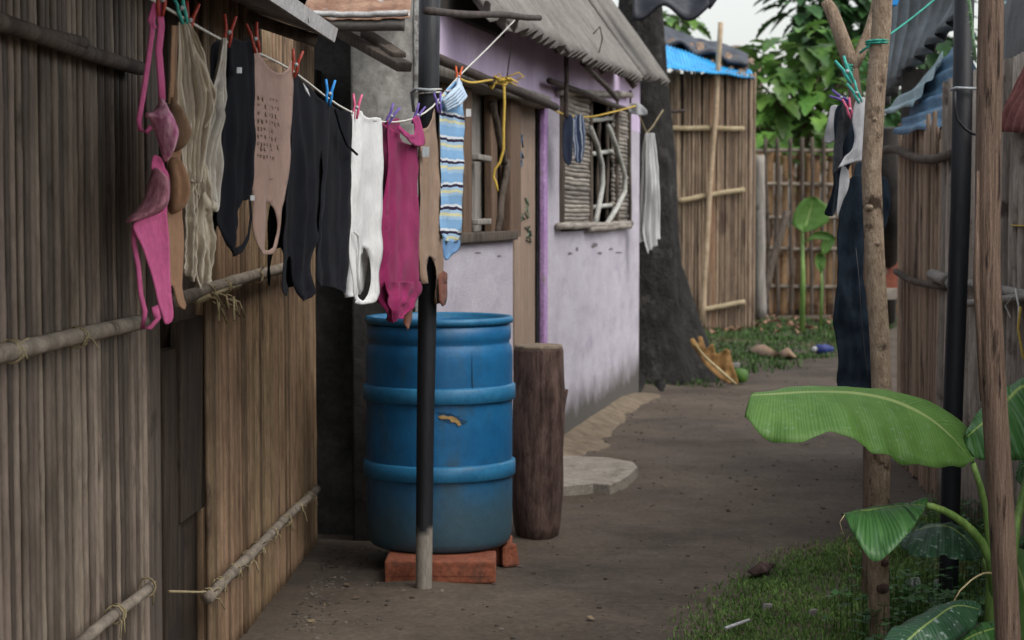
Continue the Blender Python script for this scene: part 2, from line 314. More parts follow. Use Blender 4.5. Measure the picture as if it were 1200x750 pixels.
M['bananaw'] = leafmat('wet dark banana leaf', (.026,.075,.038), (.05,.125,.06), (.24,.33,.10), 40, .42, .2, .4)

# ------------------------------------------------------------------ light and air
w = bpy.data.worlds.new('World'); S.world = w; w.use_nodes = True
nt = w.node_tree; bg = nt.nodes['Background']; sk = nt.nodes.new('ShaderNodeTexSky'); sk.sky_type = 'NISHITA'; sk.sun_disc = False
SE, SR = R(54), R(125)
sk.sun_elevation = SE; sk.sun_rotation = SR; sk.air_density = 1.4; sk.dust_density = 3; sk.ozone_density = 1
hs = nt.nodes.new('ShaderNodeHueSaturation'); hs.inputs['Saturation'].default_value = .3
nt.links.new(sk.outputs[0], hs.inputs['Color']); nt.links.new(hs.outputs[0], bg.inputs[0]); bg.inputs[1].default_value = .15
sl = bpy.data.lights.new('sun', 'SUN'); sl.energy = .65; sl.angle = R(38); sl.color = (1, .96, .9)
so = bpy.data.objects.new('sun', sl); COL.objects.link(so)
# direction towards the sun, matching the sky texture's rotation
so.rotation_euler = (math.pi/2-SE, 0, math.pi-SR)
S.view_settings.view_transform = 'Standard'; S.view_settings.look = 'None'; S.view_settings.gamma = 1; S.view_settings.exposure = .72
S.view_settings.use_curve_mapping = False

# ------------------------------------------------------------------ ground
def axis(lo, hi, c0, c1, fine, n):
    out = [lo+(c0-lo)*(i/n)**.35 for i in range(n)]; k = int((c1-c0)/fine)
    out += [c0+(c1-c0)*i/k for i in range(k+1)]; out += [c1+(hi-c1)*((i+1)/n)**2.5 for i in range(n)]
    return out
def gz(x, y):
    a = 1.0 if 3 < y < 26 and -2 < x < 7 else .3
    return a*(.024*noise.noise(V((x*1.3, y*1.1, 0)))+.011*noise.noise(V((x*4, y*4, 3)))+.003*noise.noise(V((x*13, y*13, 5))))-.004
xs, ys = axis(-120, 120, -1.6, 5.5, .06, 14), axis(-30, 260, 4.5, 24, .07, 16)
g = MB(); g.v = [V((x, y, gz(x, y))) for y in ys for x in xs]
nx = len(xs); g.f = [(j*nx+i, j*nx+i+1, (j+1)*nx+i+1, (j+1)*nx+i) for j in range(len(ys)-1) for i in range(nx-1)]
dm = mat('packed dirt', (.070,.053,.039), (.108,.085,.063), 1.3, (1,1,1), .95, .5, 22, grain=.15, c=(.046,.036,.028), cscale=1.1, cthr=.5, cw=.22, dist=.02)
N, L = dm.node_tree.nodes, dm.node_tree.links
# fine grit and small dark crumbs on top of the broad tones
bs = N['Principled BSDF']; src = bs.inputs['Base Color'].links[0].from_socket
n1 = N.new('ShaderNodeTexNoise'); n1.inputs['Scale'].default_value = 45; n1.inputs['Detail'].default_value = 8
tc = [n for n in N if n.type == 'TEX_COORD'][0]; L.new(tc.outputs['Object'], n1.inputs[0])
r1 = N.new('ShaderNodeMapRange'); r1.inputs[1].default_value = .3; r1.inputs[2].default_value = .72; r1.inputs[3].default_value = .75; r1.inputs[4].default_value = 1.22; L.new(n1.outputs[0], r1.inputs[0])
h1 = N.new('ShaderNodeHueSaturation'); L.new(src, h1.inputs['Color']); L.new(r1.outputs[0], h1.inputs['Value']); L.new(h1.outputs[0], bs.inputs['Base Color'])
kind(g.build('ground', dm), 'structure')

# grit and crumbs that nobody could count
pb = MB()
def pebble(p, r):
    a = random.random()*6.28
    vs = []
    for (z, q) in ((-.4, .7), (.25, 1.), (.6, .5)):
        for k in range(5):
            an = a+k*1.2566; rr = r*q*random.uniform(.75, 1.2); vs.append(p+V((rr*math.cos(an), rr*math.sin(an)*.8, r*z)))
    pb.add(vs, [(i*5+k, i*5+(k+1) % 5, (i+1)*5+(k+1) % 5, (i+1)*5+k) for i in range(2) for k in range(5)]+[(10,11,12,13,14)])
for i in range(900):
    y = 5.8+12*random.random()**1.5; x = random.uniform(-.8, 2.2)+max(0, y-9)*.12
    pebble(V((x, y, gz(x, y))), random.choice((.004, .005, .006, .008, .011)))
for i in range(260):                       # crumbs gathered at the foot of the reed wall
    y = random.uniform(6.2, 7.8); x = -.78+abs(random.gauss(0, .1))
    pebble(V((x, y, gz(x, y))), random.uniform(.003, .009))
kind(pb.build('gravel', mat('earth crumbs', (.03,.025,.02), (.11,.095,.078), 3, island=.5), smooth=False), 'stuff')

lt = MB(); rnd = random.Random(31)
for i in range(150):
    y = 6.3+10*rnd.random()**1.3; x = rnd.uniform(-.7, 2.0)+max(0, y-9)*.12
    if rnd.random() < .5: x = -.72+abs(rnd.gauss(0, .12)) if y < 7.8 else x
    p = V((x, y, gz(x, y)+.004)); a = rnd.random()*6.28; l = rnd.uniform(.012, .04); d_ = V((math.cos(a), math.sin(a), rnd.uniform(0, .35))); sd_ = V((-d_.y, d_.x, rnd.uniform(-.2, .3)))*rnd.choice((.08, .3, .4))
    lt.add([p, p+d_*l*.5+sd_*l, p+d_*l, p+d_*l*.5-sd_*l+V((0, 0, .003))], [(0, 1, 2, 3)])
kind(lt.build('leaf_litter', mat('dry scraps', (.05,.035,.025), (.22,.16,.10), 3, island=.5), smooth=False, solid=.002), 'stuff')
# pale sand drift and concrete apron by the house
HC = V((-.383, 7.98, 0)); HD = V((.209, 1, 0)).normalized(); HN = V((HD.y, -HD.x, 0))
def H(u, z, o=0): return HC+HD*u+HN*o+V((0, 0, z))
def hu(px, py=300, o=0):
    p = onplane(px, py, HC+HN*o, HN); q = p-HC; return q.dot(HD), p.z
sd = MB()
def sandf(a, b):
    u = 2.2+a*4.6; wd = .30+.08*math.sin(a*7)+.1*noise.noise(V((u*2, 0, 4)))+.06*noise.noise(V((u*7, 0, 9)))
    o = -.01+b*wd; p = H(u, 0, o); h = .06*(1-b)**1.2*min(1, a*6, (1-a)*5)+.006*noise.noise(p*5)*(1-b)
    p.z = h+.004-.03*b; return p
sd.grid(sandf, 140, 14); kind(sd.build('sand', M['sand']), 'structure')
sl_ = MB(); outl = [(560,560),(600,545),(660,543),(715,546),(742,551),(747,557),(738,566),(728,573),(714,579),(695,577),(662,580),(600,585),(560,583)]
top = [G(x, y)+V((0, 0, .045)) for x, y in outl]; n = len(top); ce = sum(top, V())/n
bot = [ce+(p-ce)*1.02-V((0, 0, .07)) for p in top]; rimv = [ce+(p-ce)*.96+V((0, 0, .006)) for p in top]
sl_.add(rimv+top+bot, [tuple(range(n))]+[(i, n+i, n+(i+1) % n, (i+1) % n) for i in range(n)]+[(n+i, 2*n+i, 2*n+(i+1) % n, n+(i+1) % n) for i in range(n)])
tag(sl_.build('concrete_slab', M['concrete'], smooth=False), 'broken pale concrete slab lying in the dirt beside the dark log', 'slab')

# ------------------------------------------------------------------ left reed hut
def LX(y): return -.85-.041*(7.9-y)
def LW(y, z, o=0): return V((LX(y)+o, y, z))
def lhit(px, py, o=0):
    n = V((1, -.041, 0)).normalized(); return onplane(px, py, LW(5, 0, o), n)
hut = thing('reed_hut', (-1.0, 5.0, 0), 'dark reed walled hut with tin eave behind the hanging washing', 'hut')
def reeds(mb, place, s0, s1, z0, z1, r0, r1, sides=8, zj=.05, gap=1.05, depth=0.):
    s = s0; i = 0
    while s < s1:
        r = r0+(r1-r0)*random.random()**1.4; s += r*gap*random.uniform(.85, 1.15)
        tilt = random.gauss(0, .006); ph = random.random()*50; segs = 16; pts = []; rs = []
        dz = random.uniform(-zj, zj); oo = depth+random.uniform(-.002, .002)
        nd = random.uniform(.25, .45); nph = random.random()
        zz = [z0+(z1+dz-z0)*k/(segs*2) for k in range(segs*2+1)]
        for z in zz:
            wob = .005*noise.noise(V((ph, z*1.4, 1)))
            pts.append(place(s+wob+tilt*(z-1)*.5, z, oo+.0018*noise.noise(V((ph, z*1.1, 9)))))
            f = ((z/nd+nph) % 1.0); rs.append(r*(1+(.14 if f < .17 else 0))*(1.04-.06*(z-z0))*(1+.06*noise.noise(V((ph, z*5, 3)))))
        mb.tube(pts, rs, sides, True); s += r*gap; i += 1
def wobpole(a, b, r, n=10, seed=0, amp=.01, r2=None):
    a, b = V(a), V(b); out = []; rs = []
    for i in range(n+1):
        t = i/n; p = a.lerp(b, t)+noise.noise_vector(V((seed*7.1, t*3.1, 2)))*amp
        out.append(p); rs.append((r+((r2 or r)-r)*t)*(1+.10*noise.noise(V((seed, t*9, 0)))))
    return out, rs
def ties(mb, centre_pts, r, seed=0, loose=2):
    rnd = random.Random(seed)
    for c in centre_pts:
        for q in range(3):
            a0 = rnd.random()*6; pts = []
            for k in range(9):
                an = a0+k*.8; pts.append(c+V((math.cos(an)*r, (k-4)*.004+rnd.uniform(-.004, .004), math.sin(an)*r)))
            mb.tube(pts, .0022, 4)
        for q in range(loose):
            d = V((rnd.uniform(.2, 1), rnd.uniform(-1, 1), rnd.uniform(-1.2, .6))).normalized()*rnd.uniform(.03, .07)
            mb.tube([c, c+d*.5+V((.01, 0, .01)), c+d], .002, 4)

pw = MB(); reeds(pw, lambda s, z, o: LW(s, z, o), 1.6, 4.86, -.02, 2.16, .0085, .0125, gap=2.0); reeds(pw, lambda s, z, o: LW(s, z, o), 1.6, 4.86, -.02, 2.16, .010, .016, gap=1.7, depth=-.036); pan = pw.build('reed_wall', M['reed'], hut)
def bar(a, b, r, seed, mat_, parent, name='batten', amp=.012):
    pts, rs = wobpole(a, b, r, 16, seed, amp); return MB().tube(pts, rs, 10).build(name, mat_, parent)
p0, p1 = lhit(0, 412, .045), lhit(165, 379, .045); d = (p1-p0); bar(p0-d*1.6, p1+d*.02, .019, 3, M['pole'], pan)
p0, p1 = lhit(0, 28, .045), lhit(165, 80, .045); d = (p1-p0); bar(p0-d*1.5, p1, .018, 5, M['plank'], pan)
p0 = lhit(0, 45, .05); bar(p0-d*1.5, lhit(95, 50, .05), .015, 8, M['plank'], pan)
p0, p1 = lhit(103, 748, .045), lhit(172, 688, .045); d = p1-p0; bar(p0-d*2.2, p1+d*.04, .014, 11, M['pole'], pan)
def tie_parts(cs, r, seed, loose, par):
    for i, c in enumerate(cs): tm = MB(); ties(tm, [c], r, seed*31+i, loose); tm.build('tie', M['tie'], par)
tie_parts([lhit(12, 412, .045), lhit(90, 395, .045), lhit(172, 688, .045), lhit(135, 720, .045)], .024, 4, 2, pan)
# end board of the first wall, then the boards standing in the gap
def board(parent, name, y0, y1, z0, z1, o, th, m, lean=0, seed=0):
    c0 = LW((y0+y1)/2, z0, o); c1 = LW((y0+y1)/2+lean, z1, o+.01); a = (c1-c0)/2
    wv = V((.041, 1, 0)).normalized()*((y1-y0)/2)
    nn = wv.cross(a).normalized()*th/2
    return MB().bevbox((c0+c1)/2, nn, wv, a, .005, seed, .004).build(name, m, parent)
board(hut, 'end_board', 4.87, 5.01, -.02, 2.16, -.005, .03, M['plank'])
def bpx(x0, x1, yt, yb, o, seed):
    ym = min(yb, 740); a, b = lhit(x0, 500, o).y, lhit(x1, 500, o).y; z1 = lhit((x0+x1)/2, yt, o).z; z0 = max(-.02, lhit((x0+x1)/2, yb, o).z)
    board(hut, 'post', a, b, z0, z1, o, .035, M['plankd'], -.03, seed)
bpx(194, 237, -60, 1000, -.07, 2); bpx(185, 203, 408, 1000, -.05, 3); bpx(205, 234, 372, 604, -.035, 4)
MB().box(LW(4.8, 1.05, -.30), (.02, 0, 0), (.13, 3.2, 0), (0, 0, 1.08)).build('backing_wall', M['dark'], hut)  # added dark backing, stops light leaking between the reeds
pw = MB(); reeds(pw, lambda s, z, o: LW(s, z, o), 5.66, 7.9, -.02, 2.16, .0095, .0135, gap=2.1); reeds(pw, lambda s, z, o: LW(s, z, o), 5.74, 7.9, -.02, 2.16, .012, .018, gap=1.7, depth=-.042); pan2 = pw.build('reed_wall', M['reedb'], hut)
p0, p1 = lhit(205, 353, .045), lhit(333, 313, .045); bar(p0, p1+(p1-p0)*.25, .02, 14, M['pole'], pan2)
p0, p1 = lhit(240, 702, .045), lhit(371, 574, .045); bar(p0, p1, .017, 17, M['pole'], pan2)
tie_parts([lhit(240+131*t, 702-128*t, .045) for t in (.03, .13, .26, .38, .47, .6, .72, .83, .93)], .022, 6, 3, pan2)
tie_parts([lhit(243, 343, .045), lhit(262, 336, .045), lhit(300, 324, .045)], .024, 9, 2, pan2); tm = MB()
q0, q1 = lhit(198, 693, .02), lhit(266, 692, .05); tm.tube([q0, (q0+q1)/2-V((0, 0, .004)), q1], .004, 5); tm.build('cord', M['tie'], pan2)
# frayed ends hanging over the middle rail
fr = MB()
for i in range(9):
    y = random.uniform(5.35, 5.9); p = LW(y, 1.17+random.uniform(-.03, .03), .05)
    fr.tube([p, p+V((.03, random.uniform(-.05, .05), -.01)), p+V((.04, random.uniform(-.06, .06), -random.uniform(.02, .09)))], .004, 5)
fr.tube([LW(5.3, 1.17, .05), LW(5.95, 1.19, .05)], .012, 6); fr.build('frayed_straw', M['tie'], pan2)
# tin eave: corrugated, sloping down to the path
def corr(mb, o, U, Wv, nrm, waves, amp, seg=6, nv=10, edge=None, warp=.0, seed=0):
    """sheet from o along U (across the corrugation) and Wv (along it); edge(u) pulls the far end in or out"""
    o, U, Wv, nrm = V(o), V(U), V(Wv), V(nrm).normalized()
    def fn(a, b):
        e = edge(a) if edge else 0
        bb = b*(1+e)
        p = o+U*a+Wv*bb+nrm*(amp*math.sin(a*waves*2*math.pi))
        if warp: p += nrm*warp*noise.noise(V((a*2+seed, bb*2, seed)))
        return p
    return mb.grid(fn, waves*seg, nv)
ev0, ev1 = P(330, 10, 5.6), P(386, 42, 6.62)
ey = lambda y: V((LX(y)+.27, y, 2.045+.003*(y-6)))
rs_ = MB(); corr(rs_, ey(1.0)+V((-2.2, 0, .75)), ey(6.62)-ey(1.0), V((2.2, 0, -.75)), (.32, 0, .95), 74, .009, 4, 8, lambda a: .008*noise.noise(V((a*40, 1, 1))), .02, 2)
rs_.build('tin_roof', M['tin'], hut, True, .002)
MB().box((ey(1.0)+ey(6.63))/2+V((.004, 0, .004)), (.004, 0, 0), (ey(6.63)-ey(1.0))/2, (.006, 0, .024)).build('eave_strip', M['tinw2'], hut, False)
pr_ = MB(); corr(pr_, V((-1.3, .9, 2.62)), V((-.13, 3.75, 0)), V((1.5, 0, -.30)), (.2, 0, .98), 48, .009, 4, 8, None, .02, 5); pr_.build('unseen_shade_roof', M['tin'], hut, True, .002)  # added roof out of view, there to shade the upper reed wall
for yy in (1.2, 4.4): MB().tube([V((-1.2, yy, 2.56)), V((-.25, yy, 2.37))], .03, 8).build('rafter', M['plank'], hut)  # rafters under the added roof
for yy in (2.2, 3.6, 5.0, 6.4):
    MB().tube([ey(yy)+V((-2.1, 0, .66)), ey(yy)+V((-.03, 0, -.035))], .022, 8).build('rafter', M['plank'], hut)
# closed box behind, so the hut is a hut
MB().box((-2.9, 4.6, 1.05), (.03, 0, 0), (0, 3.3, 0), (0, 0, 1.4)).build('rear_wall', M['dark'], hut)
MB().box((-1.95, 7.93, 1.05), (.95, 0, 0), (0, .02, 0), (0, 0, 1.05)).build('side_wall', M['dark'], hut)

# ------------------------------------------------------------------ purple house
house = thing('purple_house', HC, 'purple and whitewashed house with a fibre cement awning and two barred windows', 'house')
def hbox(u0, u1, z0, z1, o0, o1, mb=None):
    mb = mb or MB(); c = H((u0+u1)/2, (z0+z1)/2, (o0+o1)/2)
    return mb.box(c, HD*((u1-u0)/2), HN*((o1-o0)/2), V((0, 0, (z1-z0)/2)))
def hbev(u0, u1, z0, z1, o0, o1, bev=.006, seed=1, rough=.004):
    c = H((u0+u1)/2, (z0+z1)/2, (o0+o1)/2)
    return MB().bevbox(c, HD*((u1-u0)/2), HN*((o1-o0)/2), V((0, 0, (z1-z0)/2)), bev, seed, rough)
uS, uW1 = hu(512)[0], hu(601)[0]
uD1 = hu(637)[0]; uC1 = hu(657)[0]; uN1 = hu(738)[0]; uE = hu(749)[0]
zs = hu(560, 279)[1]; zt = hu(600, 118)[1]; zwb = hu(690, 270)[1]; zwt = hu(690, 112)[1]
T = .06
lw = MB(); hbox(0, uW1, -.1, zs, -T, 0, lw)
hbox(uC1, uN1, -.1, zwb, -T, 0, lw); hbox(uD1+.10, uC1, -.1, zt+.04, -T, 0, lw); hbox(uN1, uE, -.1, zt+.04, -T, 0, lw)
lw.build('lower_wall', M['lilac'], house, False)
uw = MB(); hbox(0, uC1, zt+.04, 2.52, -T, .002, uw); hbox(uC1, uN1, zwt, 2.52, -T, .002, uw); hbox(uN1, uE, zt+.04, 2.52, -T, .002, uw)
uw.build('upper_wall', M['purple'], house, False)
rnd = random.Random(77)
for (x0, y0, w_, h_) in ((668, 297, 4, 2), (676, 292, 2, 3), (697, 287, 6, 5), (703, 297, 3, 2), (716, 292, 4, 1.5), (726, 296, 5, 1.2), (560, 296, 5, 1.2), (585, 300, 3, 1.2)):
    pts = []
    for k in range(9):
        a = k*.698; rr_ = rnd.uniform(.4, 1.1); u, z = hu(x0+math.cos(a)*w_*rr_, y0+math.sin(a)*h_*rr_, .001); pts.append(H(u, z, .0015))
    MB().add(pts, [tuple(range(9))]).build('plaster_chip', M['chip'], house, False, .0015)
hbev(uD1, uD1+.10, -.1, zt+.035, -.024, .006, .004).build('door_jamb', M['column'], house)
hbox(uN1-.10, uN1-.003, zwb, zwt, -T, -.05).build('window_reveal', M['column'], house, False)
# side wall that faces the camera
sw0, sw1 = V((-.70, 7.98, 0)), HC-V((.02, 0, 0))
def sidef(a, b):
    x = -.69+a*(HC.x-.035+.69); z = -.05+b*2.9
    return V((x, 7.975+.012*noise.noise(V((x*4, z*3, 2)))+.006*noise.noise(V((x*15, z*12, 2))), z))
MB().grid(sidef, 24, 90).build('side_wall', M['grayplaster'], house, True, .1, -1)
ce_ = MB().bevbox(V((HC.x-.018, 8.03, 1.35)), (.018, 0, 0), (0, .06, 0), (0, 0, 1.45), .006, 4, .006); ce_.build('corner_edge', M['paleplaster'], house)
dd = MB().box((-.745, 8.35, 1.0), (.06, 0, 0), (0, .01, 0), (0, 0, 1.0))
for i in range(5): dd.box((-.80+i*.025, 8.32, 1.0), (.009, 0, 0), (0, .012, 0), (0, 0, .98))
dd.build('gap_boards', M['plank'], house, False)
# back and far walls, ceiling: closed in and coloured dark so the inside reads dark
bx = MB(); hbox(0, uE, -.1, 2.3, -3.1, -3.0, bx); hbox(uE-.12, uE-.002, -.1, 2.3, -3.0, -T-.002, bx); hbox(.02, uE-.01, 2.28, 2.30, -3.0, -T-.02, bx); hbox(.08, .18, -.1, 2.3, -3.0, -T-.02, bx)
bx.build('backing_wall', M['darkplaster'], house, False)
# boarded window
bw = house_win = hbox(.01, uW1, zs+.002, zt+.03, -.50, -.48).build('boarded_window', M['dark'], house, False)  # dark panel stands in for the shaded room behind the boards
def pxboard(parent, x0, x1, y0, y1, o, th, m, name='board', seed=1):
    xm = (x0+x1)/2
    u0, u1 = hu(x0, 200, o)[0], hu(x1, 200, o)[0]; z1, z0 = hu(xm, y0, o)[1], hu(xm, y1, o)[1]
    return hbev(u0, u1, z0, z1, o-th/2, o+th/2, .006, seed, .006).build(name, m, parent)
pxboard(bw, 515, 530, 78, 276, -.06, .03, M['plankb'], 'board', 2)
pxboard(bw, 538, 549, 90, 276, -.03, .04, M['plankb'], 'board', 3)
pxboard(bw, 551, 567, 88, 272, -.09, .02, M['plankg'], 'board', 4)
pxboard(bw, 572, 579, 96, 276, -.04, .04, M['plankb'], 'board', 5)
pxboard(bw, 579, 593, 96, 274, -.10, .02, M['plank'], 'board', 6)
pxboard(bw, 592, 604, 100, 277, -.02, .06, M['plankb'], 'board', 7)
pxboard(bw, 550, 571, 92, 108, -.05, .03, M['plankg'], 'shelf', 8)
pxboard(bw, 553, 569, 182, 189, -.02, .07, M['plankg'], 'shelf', 9)
pxboard(bw, 553, 568, 257, 264, -.02, .07, M['plankg'], 'shelf', 10)
def hp(px, py, o=.02): u, z = hu(px, py, o); return H(u, z, o)
for (a, b, s_) in (((597, 172), (583, 274), 1), ((577, 120), (590, 190), 2), ((541, 205), (535, 274), 3)):
    bar(hp(*a, -.01), hp(*b, -.01), .018, 20+s_, M['plank'], bw, 'stick', .01)
hbev(0, uW1, zs-.02, zs+.03, -T, .03, .006, 12).build('sill', M['plank'], bw)
hbev(0, uD1, zt+.005, zt+.075, -.12, .045, .008, 13).build('lintel', M['plankg'], house)
# open doorway with a plywood leaf
uo0, uo1 = hu(603, 300, -.04)[0], hu(627, 300, -.04)[0]
dl = hbev(uo0, uo1, .04, hu(615, 113, -.04)[1], -.07, -.04, .004, 15, .002).build('door', M['ply'], house)
gr = MB(); rnd = random.Random(3)
for (x0, y0, x1, y1) in ((606, 230, 625, 285),):
    for k in range(5):
        pts = []
        cx, cy = rnd.uniform(x0+3, x1-4), rnd.uniform(y0+4, y1-8)
        for q in range(6):
            u, z = hu(cx+rnd.uniform(-4, 4), cy+rnd.uniform(-9, 9), -.037); pts.append(H(u, z, -.037))
        gr.tube(pts, .006, 4, flat=.2)
gr.build('green_scrawl', M['greenp'], dl)
gr = MB()
for k in range(4):
    cx, cy = rnd.uniform(607, 613), rnd.uniform(160, 195)
    gr.tube([H(*hu(cx+rnd.uniform(-3, 4), cy+rnd.uniform(-8, 8), -.037), -.037) for q in range(5)], .006, 4, flat=.2)
gr.build('blue_scrawl', M['bluep'], dl)
pxboard(house, 604, 630, 101, 112, -.05, .03, M['plankg'], 'door_header', 16)
pxboard(house, 630, 637, 112, 400, -.13, .05, M['plankb'], 'door_post', 17)
# bamboo window: slatted screens left and right, barred middle
win = hbox(uC1, uN1, zwb, zwt, -.40, -.38).build('slatted_window', M['dark'], house, False)  # dark panel painted for the unlit room behind the bars
def screen(x0, x1, o):
    mb = MB(); u0, u1 = hu(x0, 200)[0], hu(x1, 200)[0]; z = zwb+.02
    while z < zwt-.02:
        r = random.uniform(.012, .019); z += r
        pts = [H(u0+(u1-u0)*i/6, z+.008*noise.noise(V((i*.5, z*9, 1))), o+random.uniform(-.006, .006)) for i in range(7)]
        mb.tube(pts, r, 7); z += r*.85
    return mb.build('slat_screen', M['slat'], win)
screen(656, 692, -.01); screen(721, 737, -.02)
for (x, r) in ((656.5, .03), (691, .022), (722, .02), (737.5, .018)):
    bar(hp(x, 106, .0), hp(x, 268, .0), r, 30+x, M['plank'], win, 'upright', .008)
for y in (139, 178, 241): bar(hp(692, y+2, -.03), hp(722, y-1, -.03), .016, 40+y, M['bar'], win, 'crossbar', .006)
for (pts) in ([(692,118),(692,262)], [(702,140),(706,190),(700,262)], [(711,120),(711,262)], [(717,120),(717,262)]):
    bar(hp(*pts[0], -.05), hp(*pts[-1], -.05), .016, pts[0][0], M['plank'], win, 'bar', .01)
for pl in ([(692,150),(699,168),(705,192),(706,215),(702,240),(697,264)], [(713,148),(722,172),(732,205),(732,225),(722,245),(709,266)]):
    MB().tube([hp(x, y, .03) for x, y in pl], .019, 8).build('bent_bar', M['bar'], win)
for y, a, b in ((266, 655, 739), (269, 690, 737), (110, 655, 739)):
    bar(hp(a, y+(0 if y > 200 else -2), .03), hp(b, y-4+(0 if y > 200 else 6), .03), .022, 50+y+a, M['slat'], win, 'rail', .012)
# dark poles under the awning
for (a, b, o, r, s_) in (((505, 66), (652, 126), .09, .022, 1), ((643, 94), (740, 131), .06, .018, 2), ((500, 13), (632, 21), .42, .014, 3), ((683, 74), (724, 116), .2, .016, 4), ((664, 60), (664, 137), .12, .014, 5)):
    bar(hp(*a, o), hp(*b, o), r, 60+s_, M['iron'], house, 'pole', .008)
hbox(0, 1.5, hu(515, 14)[1], 2.56, .004, .04).build('roof_shade_strip', M['dark'], house, False)  # dark strip standing in for the shade under the roof
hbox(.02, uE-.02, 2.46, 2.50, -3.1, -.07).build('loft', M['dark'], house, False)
# awning of fibre cement sheets, broken along its lower edge
AU = HD; AP = R(54); AD = (HN*math.cos(AP)-V((0, 0, 1))*math.sin(AP)).normalized(); AN = (HN*math.sin(AP)+V((0, 0, 1))*math.cos(AP)).normalized()
def aw(px, py):                      # where a pixel meets the awning plane, as (u, distance down the slope)
    A0 = H(0, 2.30, .22); q = onplane(px, py, A0, AN)-A0; return q.dot(AU), q.dot(AD)
A0 = H(0, 2.30, .22)
sheets = [((566, 8), (579, 28), 593), ((594, 30), (663, 62), 666), ((664, 67), (748, 96), 749), ((750, 94), (777, 99), 779)]
for i, (a, b, x2) in enumerate(sheets):
    (u0, d0), (u1, d1) = aw(*a), aw(*b)
    if i == 0: u0, u1 = aw(563, 4)[0], aw(595, 33)[0]
    L_ = 1.9; rnd = random.Random(i)
    def ef(t, d0=d0, d1=d1, i=i): return ((d0+(d1-d0)*t)+.035*noise.noise(V((t*6, i, 7)))+.012*math.floor(2.5*noise.noise(V((t*4, i*3, 1)))))/L_
    up = .012*i
    o = A0+AU*u0-AD*L_+AN*up
    mb = MB(); corr(mb, o, AU*(u1-u0+.06), AD*L_, AN, max(2, int((u1-u0)/.13)), .030, 10, 26, ef, .02, i)
    mb.build('awning_sheet', M['fibre'], house, True, .008)
MB().box(A0-AD*.95-AN*.07+AU*3.1, AU*3.0, AD*.03, AN*.02).build('purlin', M['plank'], house)
for u in (.9, 2.4, 4.0, 5.4): MB().box(A0+AU*u-AD*.9-AN*.045, AU*.02, AD*.85, AN*.02).build('rafter', M['plank'], house)
# dark bent corner of roofing past the awning
def flap(a, b):
    x = 742+104*a; yb = 14+9*math.sin((x-742)/59*6.28+.9)+(5 if a > .85 else 0)
    y = -60+(60+yb-(22*(a-.85)/.15 if a > .85 else 0))*b
    q = P(x, y, 13.9-.5*b); return q
MB().grid(flap, 44, 10).build('roof_flap', M['tarp'], house, True, .03)
# low rusty lean-to roof and its broken rafters over the gap
def lean(a, b):
    x = 352+128*a; y = 21+3*math.sin(a*2.6)-2*a; p = P(x, y, 7.3); q = P(x-8, -6, 7.3)+V((0, .75, .14))
    r = q.lerp(p, b); r.z += .0012*math.sin(a*60)+.008*noise.noise(V((a*8, b*4, 1))); return r
MB().grid(lean, 60, 12).build('lean_to_roof', M['rust'], house, True, .003)
lip = MB(); lip.tube([P(352+126*a, 15.5+3*math.sin(a*2.6)-2*a+1.2*noise.noise(V((a*9, 0, 2))), 7.22) for a in [i/30 for i in range(31)]], .021, 8, flat=.6); lip.build('roof_lip', M['tinw'], house)
lip = MB(); lip.tube([P(380+94*a, 26+4*a+1.5*math.sin(a*5), 7.34) for a in [i/20 for i in range(21)]], .034, 10, flat=.8); lip.build('ridge_roll', M['fibre'], house)
for (a, b, wd) in (((398, 38, 7.75), (474, 79, 7.05), .034), ((430, 40, 7.7), (468, 64, 7.15), .022)):
    p, q = P(*a), P(*b); t = q-p; sdv = t.cross(V((0, 0, 1))).normalized(); nn = sdv.cross(t).normalized()
    MB().bevbox((p+q)/2, sdv*.03, t/2, nn*wd*.5, .006, 3, .008).build('broken_rafter', M['plank'], house)

# ------------------------------------------------------------------ barrel, blocks, pole, log
bc = V(((514.5-600)/F*7.44, 7.44, .088)); br = .284
ba = thing('water_barrel', bc, 'open topped blue plastic water barrel standing on clay blocks', 'barrel')
Hb = .92
br = .295
ring = lambda z, h=.058, e=.013: [(br-.003, z-.002), (br+e-.003, z), (br+e, z+.003), (br+e-.001, z+h-.003), (br+e-.005, z+h), (br-.003, z+h+.006)]
dent = lambda a, z: .006*noise.noise(V((math.cos(a)*1.6, math.sin(a)*1.6, z*3)))+.002*noise.noise(V((math.cos(a)*5, math.sin(a)*5, z*9)))
prof = [(.02, .0), (br-.05, 0), (br-.022, .006), (br-.010, .018), (br-.004, .04), (br-.001, .08)]+[(br, .08+.03*k) for k in range(1, 24)]+[(br-.004, .80), (br-.011, .812), (br-.013, .822), (br-.006, .832), (br-.006, .885), (br-.018, .89), (br-.018, .898)]
MB().lathe(bc, prof+[(br-.040, .898), (br-.040, .70), (.02, .70)], 96, dent).build('body', M['barrel'], ba)
MB().lathe(bc, [(br-.020, .890), (br-.002, .894), (br+.004, .900), (br+.004, .912), (br-.002, .920), (br-.014, .921), (br-.026, .914), (br-.026, .890)], 96).build('rim', M['barrelband'], ba)
for z in (.285, .59): MB().lathe(bc, ring(z), 96, lambda a, z_: .004*noise.noise(V((math.cos(a)*1.6, math.sin(a)*1.6, z_*3)))).build('band', M['barrelband'], ba)
MB().lathe(bc, [(.01, .80), (br-.041, .80), (br-.041, .802), (.01, .802)], 48).build('water', M['water'], ba)
def onbarrel(px, py):
    k = (px-600)/F; best = None
    # first hit of the view ray with the barrel's wall
    dxy = ray(px, py); a = dxy.x**2+dxy.y**2; r = br+.002
    b = -2*(dxy.x*bc.x+dxy.y*bc.y); c = bc.x**2+bc.y**2-r*r; t = (-b-math.sqrt(b*b-4*a*c))/(2*a)
    return V((0, 0, EYE))+dxy*t
rnd = random.Random(12)
